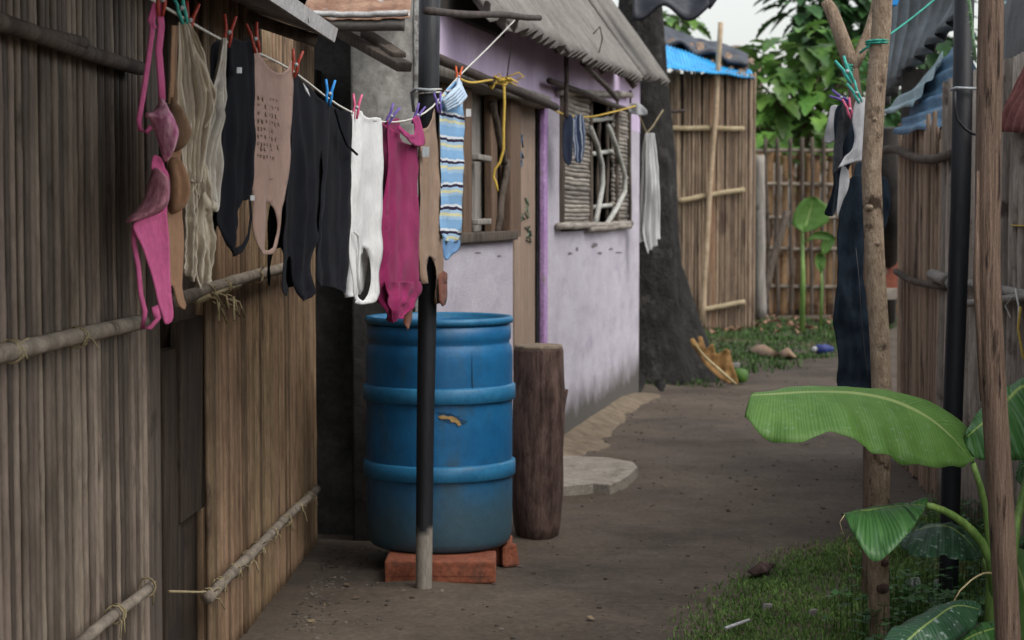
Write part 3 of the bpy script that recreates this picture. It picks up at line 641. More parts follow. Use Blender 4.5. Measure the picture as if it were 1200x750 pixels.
def smear(cx, cy, w_, h_, n, m_, nm):
    pts = []
    for k in range(n):
        a = 6.283*k/n; q = rnd.uniform(.35, 1.15) if k % 2 else rnd.uniform(.7, 1.1)
        x, y = cx+w_*q*math.cos(a), cy+h_*q*math.sin(a)+.28*w_*math.cos(a)*q; pts.append(onbarrel(x, y)+V((0, -.0012, 0)))
    MB().add(pts, [tuple(range(n))]).build(nm, M[m_], ba, False, .0006)
smear(529, 490, 19, 6, 26, 'scratch', 'scratch'); 
so2 = [(513,488),(519,486.5),(525,488),(530,487.5),(535,490),(539,494),(540.5,498),(537,499),(535,496),(532,494.5),(529,495),(527,491.5),(522,491),(517,491.5)]
MB().add([onbarrel(x, y)+V((0, -.0024, 0)) for x, y in so2], [tuple(range(len(so2)))]).build('scuff_mark', M['scuff'], ba, False, .0006)
so2 = [(553,410),(554,440),(555,475),(554.4,475),(553,440)]
MB().add([onbarrel(x, y)+V((0, -.0012, 0)) for x, y in so2], [tuple(range(5))]).build('scratch', M['scratch'], ba, False, .0006)
c = P(515, 674, 7.10)
def clay(px0, px1, Y, dy, z1, label, seed, rot=0):
    a, b = P(px0, 660, Y), P(px1, 660, Y); m_ = (a+b)/2; m_.z = z1/2; m_.y += dy/2
    ux = V((math.cos(rot), math.sin(rot), 0)); uy = V((-math.sin(rot), math.cos(rot), 0))
    t = MB().bevbox(m_, ux*((b-a).length/2), uy*dy/2, V((0, 0, z1/2)), .008, seed, .005)
    t.box(m_+V((0, 0, z1*.12))-uy*(dy/2), ux*((b-a).length/2-.012), uy*.002, V((0, 0, z1*.26)))
    return tag(t.build('clay_block', M['brick'], smooth=False), label, 'block', 'clay blocks under the barrel')
clay(451, 581, 7.03, .24, .088, 'long orange clay block under the front of the blue barrel', 1)
clay(560, 600, 7.42, .20, .087, 'half hidden orange clay block under the back of the blue barrel', 2)
mb = MB(); mb.bevbox(G(594, 664)+V((0, .05, .04)), V((.03, .012, .006)), V((-.02, .05, 0)), V((-.006, 0, .046)), .014, 5, .022)
tag(mb.build('broken_block', M['brick'], smooth=False), 'broken chunk of reddish block beside the barrel foot', 'block')

pp = thing('line_pole', G(496.5, 692), 'black plastic pipe pole in front of the blue barrel holding the washing line', 'pole')
b0, b1 = G(496.5, 692), P(504, -60, 6.97); d = b1-b0
MB().tube([b0-d*.03, b0, b0+d*.25, b0+d*.5+V((.004, 0, 0)), b0+d*.75, b1], [.031, .031, .033, .036, .039, .041], 20).build('pipe', M['pipem'], pp)
MB().tube([P(485, 131, 6.98), P(482, 108, 6.97), P(487, 104, 6.93), P(497, 105, 6.90), P(511, 106, 6.91)], .006, 6).build('wire_tie', M['wire'], pp)
mb = MB()
for k in range(26): mb.tube([P(504, 112, 6.95)+V((.043*math.cos(k*.6), .043*math.sin(k*.6), k*.0011)), P(504, 112, 6.95)+V((.043*math.cos(k*.6+.6), .043*math.sin(k*.6+.6), k*.0011+.001))], .0035, 4)
mb.build('line_wrap', M['rope'], pp)
mb = MB()
for k in range(12):
    a = random.random()*6.3; r = .04+abs(random.gauss(0, .05)); p = b0+V((r*math.cos(a), r*math.sin(a), 0)); p.z = .003
    mb.bevbox(p, (.012*random.uniform(.5, 1.6), 0, 0), (0, .01, 0), (0, 0, .006), .003, k, .004)
kind(mb.build('rubble', mat('dirty rubble', (.12,.1,.08), (.2,.17,.14), 30)), 'stuff')

lc = V(((631-600)/F*8.15, 8.15, 0)); lr = .112
st = thing('log_stump', lc, 'dark reddish upright log with a pale sawn top beside the barrel', 'log')
lj = lambda a, z: .10*noise.noise(V((math.cos(a)*1.5, math.sin(a)*1.5, z*2.2)))+.05*noise.noise(V((math.cos(a)*4, math.sin(a)*4, z*7)))+(.08*math.exp(-((z-.6)/.12)**2)*max(0, math.cos(a+.3)))+(.06 if z < .1 else 0)*math.sin(a*3)
MB().lathe(lc, [(lr*.6, -.04), (lr*.86, .0), (lr*.95, .05), (lr*1.0, .14)]+[(lr*(1+.03*math.sin(z*5)), z) for z in [.2+.06*i for i in range(10)]]+[(lr*.99, .815), (lr*.95, .828)], 40, lj).build('trunk', M['log'], st)
MB().lathe(lc, [(lr*.96, .822), (lr*.95, .838), (lr*.85, .842), (.004, .845)], 40, lj).build('cut_top', M['logtop'], st)
MB().bevbox(lc+V((.112, -.03, .60)), (.012, 0, 0), (0, .02, 0), (.006, 0, .05), .008, 3, .01).build('branch_stub', M['log'], st)

# ------------------------------------------------------------------ washing
LA, LB = P(180, 0, 3.9), P(512, 120, 6.88)
LA.z = LB.z = 0
LDIR = (LB-LA).normalized(); LN = V((LDIR.y, -LDIR.x, 0))
SA, SB = LB.copy(), P(603, 26, 8.05); SB.z = 0
SDIR = (SB-SA).normalized()
def lp(px, py): return onplane(px, py, LA, LN)
def catmull(pts, closed=True, per=4):
    out = []; n = len(pts)
    for i in range(n if closed else n-1):
        p0, p1, p2, p3 = (pts[(i-1) % n] if closed or i else pts[0]), pts[i], pts[(i+1) % n], (pts[(i+2) % n] if closed or i+2 < n else pts[-1])
        L_ = math.hypot(p2[0]-p1[0], p2[1]-p1[1]); k = max(1, int(L_/per))
        for j in range(k):
            t = j/k
            out.append(tuple(.5*((2*p1[q])+(-p0[q]+p2[q])*t+(2*p0[q]-5*p1[q]+4*p2[q]-p3[q])*t*t+(-p0[q]+3*p1[q]-3*p2[q]+p3[q])*t**3) for q in range(len(p1))))
    if not closed: out.append(tuple(pts[-1]))
    return out
def inside(p, poly):
    c = False; n = len(poly); x, y = p
    for i in range(n):
        x0, y0 = poly[i]; x1, y1 = poly[i-1]
        if (y0 > y) != (y1 > y) and x < (x1-x0)*(y-y0)/(y1-y0)+x0: c = not c
    return c
def cloth(outline, p0, dirv, holes=(), bulge=.006, fold=.010, fl=.05, seed=0, step=(2.2, 4.0), off=0., dome=0., edge=None, flen=.9, crease=1):
    """A garment: two joined layers of cloth hanging in the upright plane through p0 along dirv."""
    dirv = V(dirv).normalized(); nrm = V((dirv.y, -dirv.x, 0)); edge = edge or (7 if dome else 6)
    if not dome: bulge = min(bulge, .008)
    ol = catmull(outline, True, 3.5); hl = [catmull(h, True, 3.5) for h in holes]
    pts = []; edges = []
    for loop in [ol]+hl:
        b = len(pts); pts += [V(p) for p in loop]; edges += [(b+i, b+(i+1) % len(loop)) for i in range(len(loop))]
    nb = len(pts); xs_ = [p[0] for p in ol]; ys_ = [p[1] for p in ol]; rnd = random.Random(seed)
    bpts = [tuple(p) for p in pts]
    def dist(p): return math.sqrt(min((p[0]-q[0])**2+(p[1]-q[1])**2 for q in bpts))
    area = sum(ol[i-1][0]*ol[i][1]-ol[i][0]*ol[i-1][1] for i in range(len(ol)))
    for loop, sg in [(ol, 1 if area > 0 else -1)]:
        for i in range(len(loop)):
            a_, b_ = loop[i-1], loop[(i+1) % len(loop)]; tx, ty = b_[0]-a_[0], b_[1]-a_[1]; l_ = math.hypot(tx, ty) or 1
            p = (loop[i][0]-sg*ty/l_*2., loop[i][1]+sg*tx/l_*2.)
            if inside(p, ol) and not any(inside(p, h) for h in hl) and dist(p) > 1.7: pts.append(V(p))
    y = min(ys_)+step[1]/2; row = 0
    while y < max(ys_):
        x = min(xs_)+(.5 if row % 2 else 0)*step[0]
        while x < max(xs_):
            p = (x+rnd.uniform(-.3, .3), y+rnd.uniform(-.4, .4))
            if inside(p, ol) and not any(inside(p, h) for h in hl) and dist(p) > 3.4: pts.append(V(p))
            x += step[0]
        y += step[1]; row += 1
    vo, eo, fo, _, _, _ = delaunay_2d_cdt(pts, edges, [], 1, 1e-4)
    tri = []
    for f in fo:
        c = sum((vo[i] for i in f), V((0, 0)))/len(f)
        if inside(c, ol) and not any(inside(c, h) for h in hl): tri.append(tuple(f))
    used = sorted({i for f in tri for i in f}); zt_ = min(ys_); zb_ = max(ys_)
    mb = MB(); idx = {}
    ecount = {}
    for f in tri:
        for a, b in zip(f, f[1:]+f[:1]): ecount[(min(a, b), max(a, b))] = ecount.get((min(a, b), max(a, b)), 0)+1
    bd = {i for e, n_ in ecount.items() if n_ == 1 for i in e}
    thin = not dome
    for side in ((0,) if thin else (0, 1)):
        for i in used:
            if side and i in bd: idx[(1, i)] = idx[(0, i)]; continue
            q = onplane(vo[i].x, vo[i].y, V(p0), nrm); u = (q-V(p0)).dot(dirv)
            dd_ = dist(vo[i]) if i not in bd else 0
            e = min(1, dd_/edge); e = math.sqrt(e*(2-e))
            vv = (vo[i].y-zt_)/(zb_-zt_)
            n1_ = noise.noise(V((u/fl+.35*noise.noise(V((u*3, q.z*3, seed))), q.z/flen, seed*3.7))); n2_ = noise.noise(V((u/fl*2.1, q.z/flen*1.3, seed*5.1)))
            fo_ = fold*(.55-1.7*abs(n1_)+.45*n2_+(.35*noise.noise(V((u*9, q.z*14, seed*2.3))) if crease else 0))
            o = off+(1-2*side)*(bulge*e*(1+.5*noise.noise(V((u*4, q.z*3, seed))))+(dome*e*e if not side else 0))+fo_*(.25+.75*min(1, dd_/8))
            if thin: o = off+fo_*(.55+.65*vv)*1.25+(.0022 if dd_ < 3 else 0)+.012*noise.noise(V((u*5, q.z*2.5, seed+.5)))
            idx[(side, i)] = len(mb.v); mb.v.append(q+nrm*o)
    for f in tri:
        mb.f.append(tuple(idx[(0, i)] for i in f))
        if not thin: mb.f.append(tuple(idx[(1, i)] for i in f[::-1]))
    mb.thin = .0022 if thin else 0
    return mb
def drape(lpts_, rpts_, p0, dirv, pleats, amp, seed=0, nt_=60, ruff=0., off=0.):
    """cloth gathered at its top edge: pleats run down between a left and a right outline"""
    dirv = V(dirv).normalized(); nrm = V((dirv.y, -dirv.x, 0)); mb = MB()
    def rs(c):
        d_ = catmull(c, False, 1.); return [d_[min(len(d_)-1, round(i*(len(d_)-1)/nt_))] for i in range(nt_+1)]
    A, B = rs(lpts_), rs(rpts_); na = max(14, pleats*7)
    def fn(a, b):
        i = round(b*nt_); aw_ = a+.35/pleats*noise.noise(V((a*3, b*2.2, seed)))*min(1, a*5, (1-a)*5)
        x = A[i][0]+(B[i][0]-A[i][0])*a; y = A[i][1]+(B[i][1]-A[i][1])*a
        if ruff: x += ruff*noise.noise(V((a*3, b*16, seed))); y += ruff*noise.noise(V((a*7, b*9, seed+3)))
        q = onplane(x, y, V(p0), nrm)
        f = 1-2*abs(math.sin(math.pi*(aw_*pleats+.3*noise.noise(V((b*3, a*2, seed+7)))))); 
        return q+nrm*(off+amp*(.35+.65*min(1, b*3))*f*(.6+.8*noise.noise(V((a*pleats*.7, b*3, seed+1))))+.02*noise.noise(V((a*2, b*3, seed+5))))
    return mb.grid(fn, na, nt_)
def garment(name, label, cat, at, group='washing on the long line'):
    return thing(name, at, label, cat, group)
def L1(px): p = lp(px, 100); return V((p.x, p.y, 1.2))

# --- the line itself
lpts = [P(60, -95, 3.1), lp(120, -38), lp(182, 2), lp(213, 20), lp(262, 48), lp(293, 58), lp(341, 82), lp(380, 112), lp(412, 132), lp(450, 143), lp(485, 139), lp(507, 125), lp(512, 119)]
sp = lambda px, py: onplane(px, py, SA, V((SDIR.y, -SDIR.x, 0)))
lpts += [sp(523, 106), sp(537, 90), sp(570, 58), sp(603, 24)]
mb = MB(); mb.tube([V(p) for p in catmull([tuple(p) for p in lpts], False, .12)], .0032, 6)
tag(mb.build('washing_line', M['rope']), 'white washing line slung from the hut eave past the black pole to the awning', 'line')

# --- pink bra
sd1 = V((.8, .6, 0))
def pb_(px, py, p0, dv): dv = V(dv).normalized(); return onplane(px, py, p0, V((dv.y, -dv.x, 0)))
pk = lp(182, 2); br_ = garment('pink_bra', 'hot pink lace bra hung lengthwise by one strap nearest the camera', 'bra', (pk.x, pk.y, 1.1))
def rib(pts, p0, dv, w, name, m, parent, off=0.):
    q = [pb_(x, y, p0, dv) for x, y in pts]; dvn = V(dv).normalized()
    q = [V(c) for c in catmull([tuple(c) for c in q], False, .03)]
    return MB().ribbon(q, dvn, w, .003).build(name, m, parent)
rib([(186,4),(189,30),(186,60),(189,95),(190,118)], pk, sd1, .017, 'strap', M['pinkc'], br_)
rib([(184,5),(179,22),(178,38),(174,70),(168,110),(163,140),(164,152),(172,155),(177,148)], pk, (.9,.5,0), .012, 'strap', M['pinkc'], br_)
rib([(182,4),(176,24),(181,34)], pk, (.9,.5,0), .014, 'strap', M['pinkc'], br_)
cloth([(189,114),(198,130),(206,147),(208,158),(203,175),(194,190),(190,183),(186,170),(180,152),(175,140),(170,137),(171,132),(178,131),(184,124)], pk, sd1, bulge=.006, dome=.036, fold=.004, fl=.02, seed=1, edge=14, step=(2, 3)).build('cup', M['pinkl'], br_)
cloth([(180,196),(188,200),(195,206),(198,218),(197,232),(194,243),(182,251),(168,257),(155,261),(147,260),(153,252),(162,243),(170,228),(174,212)], pk, sd1, bulge=.008, dome=.04, fold=.003, fl=.02, seed=2, edge=16, step=(2, 3)).build('cup', M['pinkd'], br_)
cloth([(180,182),(190,186),(193,196),(198,205),(199,225),(196,245),(199,290),(200,340),(203,372),(194,380),(190,370),(184,352),(178,325),(168,295),(155,265),(170,256),(184,251),(193,244),(195,228),(194,210),(185,202),(177,198)], pk, sd1, bulge=.004, fold=.006, fl=.06, seed=3).build('band', M['pinkc'], br_)
rib([(157,264),(157,285),(162,312),(165,345),(170,365),(167,385),(176,384),(186,372),(183,358),(180,360),(183,372)], pk, (.9,.4,0), .011, 'strap', M['pinkc'], br_)
# --- tan bodysuit
tk = lp(206, 14)+LN*.005; tb = garment('tan_bra', 'tan long line bra hanging just behind the hot pink bra', 'bra', (tk.x, tk.y, 1.1))
sd2 = V((.62, .78, 0))
rib([(204,30),(203,60),(202,95),(200,122)], tk, sd2, .016, 'strap', M['tanc'], tb)
rib([(207,30),(205,70),(206,120)], tk, sd2, .012, 'strap', M['tand'], tb)
cloth([(200,114),(207,122),(214,135),(220,150),(220,160),(214,172),(206,178),(200,172),(198,150)], tk, sd2, bulge=.008, dome=.03, fold=.006, fl=.03, seed=4, edge=14, step=(2, 3)).build('cup', M['tand'], tb)
cloth([(200,186),(208,184),(214,198),(219,215),(219,228),(214,243),(206,250),(198,248),(195,225),(196,200)], tk, sd2, bulge=.01, dome=.03, fold=.02, fl=.022, seed=5, edge=14, step=(2, 3)).build('cup', M['tanc'], tb)
cloth([(198,176),(212,174),(213,190),(218,220),(216,248),(219,270),(218,310),(214,335),(217,350),(221,358),(219,363),(210,358),(206,345),(203,335),(198,335),(197,300),(197,250),(199,210)], tk-V((0, .0, 0)), sd2, bulge=.006, fold=.008, fl=.04, seed=6, off=-.012).build('body', M['tanc'], tb)
# --- cream lace slip
ck = lp(213, 22); cg = garment('cream_slip', 'crumpled cream lace slip swagged between two pegs beside the black top', 'slip', (lp(235, 60).x, lp(235, 60).y, 1.1))
cd1 = LDIR*.5+V((.6, 0, 0))
drape([(209,26),(207,70),(206,115),(210,150),(213,190),(217,214)], [(222,30),(231,62),(240,92),(246,118),(240,160),(233,214)], lp(213, 22), cd1, 6, .018, 7, 60).build('front_drape', M['cream'], cg, True, .003)
drape([(216,26),(228,60),(240,100),(247,118),(243,140),(238,150)], [(222,28),(236,60),(246,96),(252,112),(251,128),(244,140)], lp(216, 24)+LN*.02, cd1, 3, .014, 17, 50).build('swag', M['cream'], cg, True, .003)
drape([(261,44),(256,64),(250,92),(243,120),(246,135),(237,165),(232,195),(229,222),(240,240)], [(265,47),(264,90),(262,130),(258,165),(257,190),(256,215),(255,232),(253,242),(250,248)], lp(240, 40), LDIR*.6+V((.4, 0, 0)), 4, .020, 8, 70).build('back_drape', M['creamw2'], cg, True, .003)
drape([(213,172),(213,200),(216,240),(217,280),(216,316)], [(228,178),(229,205),(228,240),(228,285),(225,330)], lp(226, 40)+LN*.02, LDIR*.5+V((.5, 0, 0)), 3, .014, 9, 60, 2.2).build('lace_hem', M['creamw'], cg, True, .003)
drape([(226,176),(229,210),(230,245),(229,290),(233,338)], [(236,176),(244,215),(250,246),(249,295),(246,330),], lp(226, 40)+LN*.01, LDIR*.5+V((.5, 0, 0)), 3, .016, 19, 60, 2.4).build('lace_hem', M['creamw'], cg, True, .003)
MB().tube([pb_(x, y, lp(235, 30)+LN*.03, LDIR+V((.5, 0, 0))) for x, y in ((219,178),(228,195),(231,220),(240,238),(252,243))], [.012, .016, .012, .016, .01], 8).build('twisted_strap', M['cream'], cg)
# --- black camisole
bk = garment('black_camisole', 'plain black camisole upside down left of the printed brown top', 'top', L1(278))
cloth([(266,47),(280,49),(292,50),(294,120),(294,200),(293,232),(285,235),(280,246),(281,264),(278,282),(273,296),(266,291),(260,270),(252,250),(254,205),(258,150),(262,90)], LA, LDIR, fold=.014, fl=.10, seed=10).build('body', M['blackc'], bk)
cloth([(264,52),(292,52),(293,130),(290,228),(276,240),(268,262),(262,284),(257,270),(255,240),(254,205),(257,150),(260,90)], LA, LDIR, fold=.010, fl=.06, seed=110, off=-.035).build('back_layer', M['blackc'], bk)
MB().ribbon([V(c) for c in catmull([tuple(lp(x, y)) for x, y in ((293,232),(294,255),(291,278),(284,291),(273,296))], False, .03)], LDIR, .02, .004).build('strap', M['blackc'], bk)
MB().grid(lambda a, b: lp(284+5*a, 229+6*b)+LN*.02, 2, 2).build('care_tag', M['tagm'], bk, False, .001)
MB().grid(lambda a, b: lp(263+6*a, 79+7*b)+LN*.03, 2, 2).build('care_tag', M['tagm'], bk, False, .001)
# --- printed brown top
pt = garment('brown_printed_top', 'dusky brown vest upside down with faded dark print', 'top', L1(317))
bf = cloth([(294,54),(301,68),(311,80),(324,86),(335,81),(341,72),(341,120),(339,170),(336,212),(335,232),(331,246),(331,274),(327,291),(319,298),(306,298),(298,291),(294,272),(294,240),(293,180),(293,110)], LA, LDIR, [[(313,237),(320,243),(325,257),(326,275),(321,290),(314,293),(309,281),(307,258)]], fold=.013, fl=.12, seed=11, bulge=.016)
bf.build('body', M['brownc'], pt)
cloth([(294,52),(306,60),(322,68),(341,72),(340,110),(330,120),(310,118),(296,105)], LA, LDIR, fold=.006, fl=.08, seed=12, off=-.035).build('back_panel', M['tand'], pt)
pr = MB(); rnd = random.Random(5)
from mathutils.bvhtree import BVHTree
tree_ = BVHTree.FromPolygons(bf.v, bf.f)
def stick(px, py):
    d_ = ray(px, py); h = tree_.ray_cast(V((0, 0, EYE)), d_.normalized()); return (h[0]-d_.normalized()*.012) if h[0] else None
for i in range(9):
    y = 113+i*9.0 if i < 7 else 113+i*8.5
    x = 303.
    while x < 327:
        w_ = rnd.uniform(1.4, 3.6); h_ = rnd.uniform(2, 5.5)
        if rnd.random() < .8 and not (i in (7,) and x > 320):
            q = [stick(x, y+x*.18-56), stick(x+w_, y+(x+w_)*.18-56), stick(x+w_*.8, y+h_+(x+w_)*.18-56), stick(x+w_*.2, y+h_+x*.18-56)]
            if all(q): pr.add(q, [(0, 1, 2, 3)])
        x += w_+rnd.uniform(.8, 2)
q = [stick(x, y) for x, y in ((300,206),(331,210),(331,211),(300,207))]
if all(q): pr.add(q, [(0, 1, 2, 3)])
pr.build('faded_print', M['print_'], pt, False)
# --- black tops
b2 = garment('black_strappy_top', 'long black strappy top hung between a red peg and the blue peg', 'top', L1(362))
cloth([(344,84),(352,92),(366,108),(378,121),(384,125),(383,200),(377,268),(369,275),(364,290),(362,320),(365,344),(358,352),(350,349),(346,320),(343,300),(339,318),(342,340),(337,347),(327,340),(324,328),(329,292),(331,250),(337,205),(341,150)], LA, LDIR, fold=.015, fl=.11, seed=13).build('body', M['blackc'], b2)
cloth([(346,90),(380,126),(378,200),(372,262),(360,282),(357,335),(351,338),(349,300),(338,292),(333,332),(329,326),(331,260),(338,200)], LA, LDIR, fold=.011, fl=.08, seed=113, off=-.04).build('back_layer', M['blackc'], b2)
MB().grid(lambda a, b: lp(342+6*a+3*b, 97+8*a+9*b)+LN*.03, 3, 3).build('care_tag', M['tagm'], b2, True, .001)
b3 = garment('black_tshirt', 'straight black vest with an armhole notch left of the white vest', 'top', L1(394))
cloth([(380,122),(395,128),(410,133),(412,155),(411,174),(409,184),(407,260),(405,338),(392,338),(378,335),(366,332),(368,290),(374,210),(377,150)], LA, LDIR, fold=.015, fl=.11, seed=14).build('body', M['blackc'], b3)
MB().tube([lp(x, y)+LN*.022 for x, y in ((384,128),(390,150),(398,170),(410,181))], .004, 6).build('neck_binding', M['blackc'], b3)
# --- white vest
wv_ = garment('white_vest', 'white sleeveless vest hanging upside down beside the magenta top', 'vest', L1(428))
cloth([(412,131),(428,138),(446,142),(446,190),(444,240),(445,294),(443,330),(441,349),(434,355),(426,357),(415,354),(410,348),(408,326),(406,290),(408,240),(410,190)], LA, LDIR, [[(427,290),(431,298),(433,315),(432,345),(428,353),(423,350),(421,335),(421,306)]], fold=.016, fl=.12, seed=15, bulge=.016).build('body', M['white'], wv_)
cloth([(413,135),(443,145),(442,240),(441,300),(436,340),(424,348),(412,346),(409,320),(407,285),(409,200)], LA, LDIR, fold=.012, fl=.08, seed=115, off=-.035).build('back_layer', M['white'], wv_)
MB().tube([lp(x, y)+LN*.022 for x, y in ((407,272),(411,276),(413,290),(412,318),(413,345))], .004, 6).build('neck_binding', M['white'], wv_)
# --- magenta top
mg = garment('magenta_top', 'magenta top with a swagged hem hanging between two purple pegs', 'top', L1(468))
cloth([(450,141),(457,150),(467,162),(479,170),(488,168),(488,215),(487,264),(489,307),(487,334),(484,350),(474,367),(464,374),(454,376),(450,362),(446,342),(444,310),(445,270),(449,210),(449,170)], LA, LDIR, fold=.017, fl=.12, seed=16, bulge=.018).build('body', M['magenta'], mg)
cloth([(475,140),(481,136),(485,142),(488,156),(488,170),(478,171),(467,163),(458,151),(459,147),(468,156),(476,158),(478,150)], LA, LDIR, fold=.006, fl=.08, seed=17, off=.022, bulge=.005, edge=3).build('hem_roll', M['magd'], mg)
cloth([(452,142),(463,143),(476,139),(478,160),(470,160),(460,151)], LA, LDIR, fold=.004, seed=18, off=-.03).build('back_panel', M['magenta'], mg)
cloth([(452,148),(486,172),(486,262),(490,300),(488,330),(470,352),(450,352),(446,300),(447,230)], LA, LDIR, fold=.014, fl=.08, seed=116, off=-.04).build('back_layer', M['magenta'], mg)
drape([(446,330),(449,350),(452,366),(455,378)], [(488,330),(486,344),(478,360),(466,373)], LA, LDIR, 3, .014, 61, 30, off=.012).build('bunched_neck', M['magenta'], mg, True, .003)
# --- brown camisole
tc_ = garment('light_brown_camisole', 'light brown ribbed camisole right in front of the black pole', 'top', L1(501))
cloth([(488,145),(493,151),(500,147),(506,138),(510,127),(512,150),(515,228),(516,286),(518,322),(516,355),(511,357),(509,335),(507,310),(502,300),(498,312),(497,332),(492,333),(490,300),(489,264),(488,200)], LA, LDIR, fold=.014, fl=.09, seed=20, bulge=.012).build('body', M['tan2'], tc_)
cloth([(510,322),(517,320),(517,350),(514,359),(510,354)], LA, LDIR, seed=21, off=.012, fold=.004).build('strap', M['redbr'], tc_)
cloth([(476,342),(482,345),(484,365),(483,380),(479,387),(476,378),(475,360)], LA, LDIR, seed=22, off=-.01, fold=.006, fl=.03).build('strap', M['redbr'], tc_)
MB().grid(lambda a, b: lp(485+8*a, 172+12*b)+LN*.03, 2, 2).build('care_tag', M['wire'], tc_, False, .001)
# --- striped romper
sr = garment('striped_romper', 'blue striped child romper hanging just right of the black pole', 'romper', (sp(527, 150).x, sp(527, 150).y, 1.3))
cloth([(513,118),(520,106),(528,99),(534,94),(539,96),(540,120),(541,150),(540,186),(541,215),(540,245),(537,270),(534,283),(524,286),(516,279),(512,272),(513,208),(512,150)], SA, SDIR, fold=.015, fl=.09, seed=23, bulge=.018).build('body', M['striped'], sr)
cloth([(539,188),(545,202),(548,214),(547,240),(543,250),(538,248),(537,230)], SA, SDIR, seed=24, fold=.005, bulge=.012, off=-.03).build('sleeve', M['blue'], sr)
cloth([(512,271),(520,277),(530,282),(537,278),(538,290),(530,298),(521,305),(517,292)], SA, SDIR, seed=25, fold=.008, bulge=.012, off=.004).build('leg_cuff', M['blue'], sr)
cl_ = MB()
for k in range(5):
    t = k/5; cl_.tube([sp(513+3*t+k*.5, 119+k*2.5)+V((.02, -.02, 0)), sp(520+k*1.6, 109+k*3.2)+V((.035, -.03, 0)), sp(528+k*2, 103+k*2.6)+V((.03, -.03, 0)), sp(534+k*1.2, 93+k*3)+V((.012, -.02, 0))], [.006, .010, .010, .006], 7)
cl_.build('gathered_collar', mat('pale blue collar', (.34,.46,.60), (.50,.60,.70), 40, rough=.9), sr)
MB().grid(lambda a, b: sp(537+6*a, 128+9*b)+V((.03, -.02, 0)), 2, 2).build('care_tag', M['tagm'], sr, False, .001)

# --- pegs
def peg_proto(m, at, lean, turn, label, size=1.0):
    t = thing('clothes_peg', at, label, 'peg', 'clothes pegs on the lines'); s = size
    ax = V((math.sin(lean)*math.cos(turn), math.sin(lean)*math.sin(turn), math.cos(lean))); sdv = V((math.cos(turn+.2), math.sin(turn+.2), 0)); sdv = (sdv-ax*sdv.dot(ax)).normalized(); fw = ax.cross(sdv)
    for q in (-1, 1):
        mb = MB(); mb.tube([V(at)+sdv*(q*.0045*s)-ax*.034*s, V(at)+sdv*(q*.007*s)-ax*.012*s, V(at)+sdv*(q*.0065*s)+ax*.008*s, V(at)+sdv*(q*.014*s)+ax*.04*s], [.0045*s, .006*s, .006*s, .0045*s], 8, wd=fw, flat=.75)
        mb.build('jaw', m, t)
    MB().tube([V(at)-fw*.008*s, V(at)+fw*.008*s], .0055*s, 8).build('spring', M['wire'], t)
    return t
pegs = [(183,-2,'pegred','red peg at the top edge holding the hot pink bra',.1),(206,8,'pegteal','teal peg holding the tan bra',-.25),(216,22,'pegred','red peg over the cream slip drape beside the teal peg',.2),
 (262,36,'pegred','red peg between the cream slip and the black camisole',.12),(293,44,'pegred','red peg at the left corner of the printed brown top',-.2),(341,74,'pegred','red peg at the right corner of the printed brown top',.2),
 (381,108,'pegblue','bright blue peg joining the two black tops',.1),(413,124,'pegpink','pink peg between the black vest and the white vest',.1),(454,134,'pegpur','purple peg tilted on the left corner of the magenta top',.5),
 (485,133,'pegpur','purple peg tilted at the right corner of the magenta top',.45),(510,119,'pegpur','purple peg against the black pole',-.1)]
for px, py, m, lab, ln in pegs: peg_proto(M[m], lp(px, py+2)+LN*.012, ln, .25, lab)
peg_proto(M['pegor'], sp(537, 90)+V((.0, -.01, 0)), .1, .25, 'orange peg above the striped romper')

# ------------------------------------------------------------------ cords and cloths by the house
yc = [P(537, 92, 7.45), P(552, 97, 8.2), P(575, 94, 8.8), P(592, 94, 9.3), P(615, 108, 9.8), P(640, 124, 10.4), P(664, 135, 10.9), P(690, 137, 11.8), P(715, 132, 12.6), P(745, 124, 13.5)]
mb = MB(); mb.tube([V(c) for c in catmull([tuple(p) for p in yc], False, .1)], .006, 5)
for k in range(12):
    p = P(568+k*2.4, 95+math.sin(k)*3, 8.9); mb.tube([p, p+V((.03*math.sin(k*2), -.02, .03*math.cos(k*3))), p+V((.05, .0, .02*math.sin(k)))], .005, 4)
tag(mb.build('yellow_cord', M['yrope']), 'yellow cord strung along the purple house front', 'cord')
mb = MB(); mb.tube([V(c) for c in catmull([tuple(P(x, y, 9.05)) for x, y in ((590,90),(591,120),(590,150),(590,175),(586,190),(580,198),(578,207),(581,214),(583,224))], False, .03)], [.007]*1+[.007]*200 if False else .0075, 5)
mb.tube([V(c) for c in catmull([tuple(P(x, y, 9.05)) for x, y in ((590,92),(600,88),(608,85),(614,90),(606,93))], False, .03)], .004, 5)
tag(mb.build('loose_yellow_cord', M['yrope']), 'loose end of yellow cord dangling over the boarded window', 'cord')
mb = MB(); mb.tube([P(605, 22, 8.15), P(601, 45, 8.5), P(596, 75, 9.0), P(594, 92, 9.2)], .003, 4)
tag(mb.build('loose_wire', M['iron']), 'thin straight dark wire trailing from the awning to the yellow cord', 'wire'); mb = MB()
mb.tube([P(695, 40, 11.0), P(703, 31, 11.0), P(706, 45, 11.05), P(700, 70, 11.3), P(694, 90, 11.6)], .004, 4)
tag(mb.build('loose_wire', M['iron']), 'thin hooked dark wire curling over the middle of the awning', 'wire')
nc = thing('navy_cloth', P(671, 160, 10.7), 'small navy striped cloth hung in front of the slatted window', 'cloth')
cloth([(660,140),(667,134),(671,142),(672,165),(670,188),(665,194),(660,184),(658,160)], P(665, 140, 10.75), HD+V((.6, 0, 0)), seed=31, fold=.012, fl=.06, step=(2, 3)).build('dark_half', M['navy'], nc)
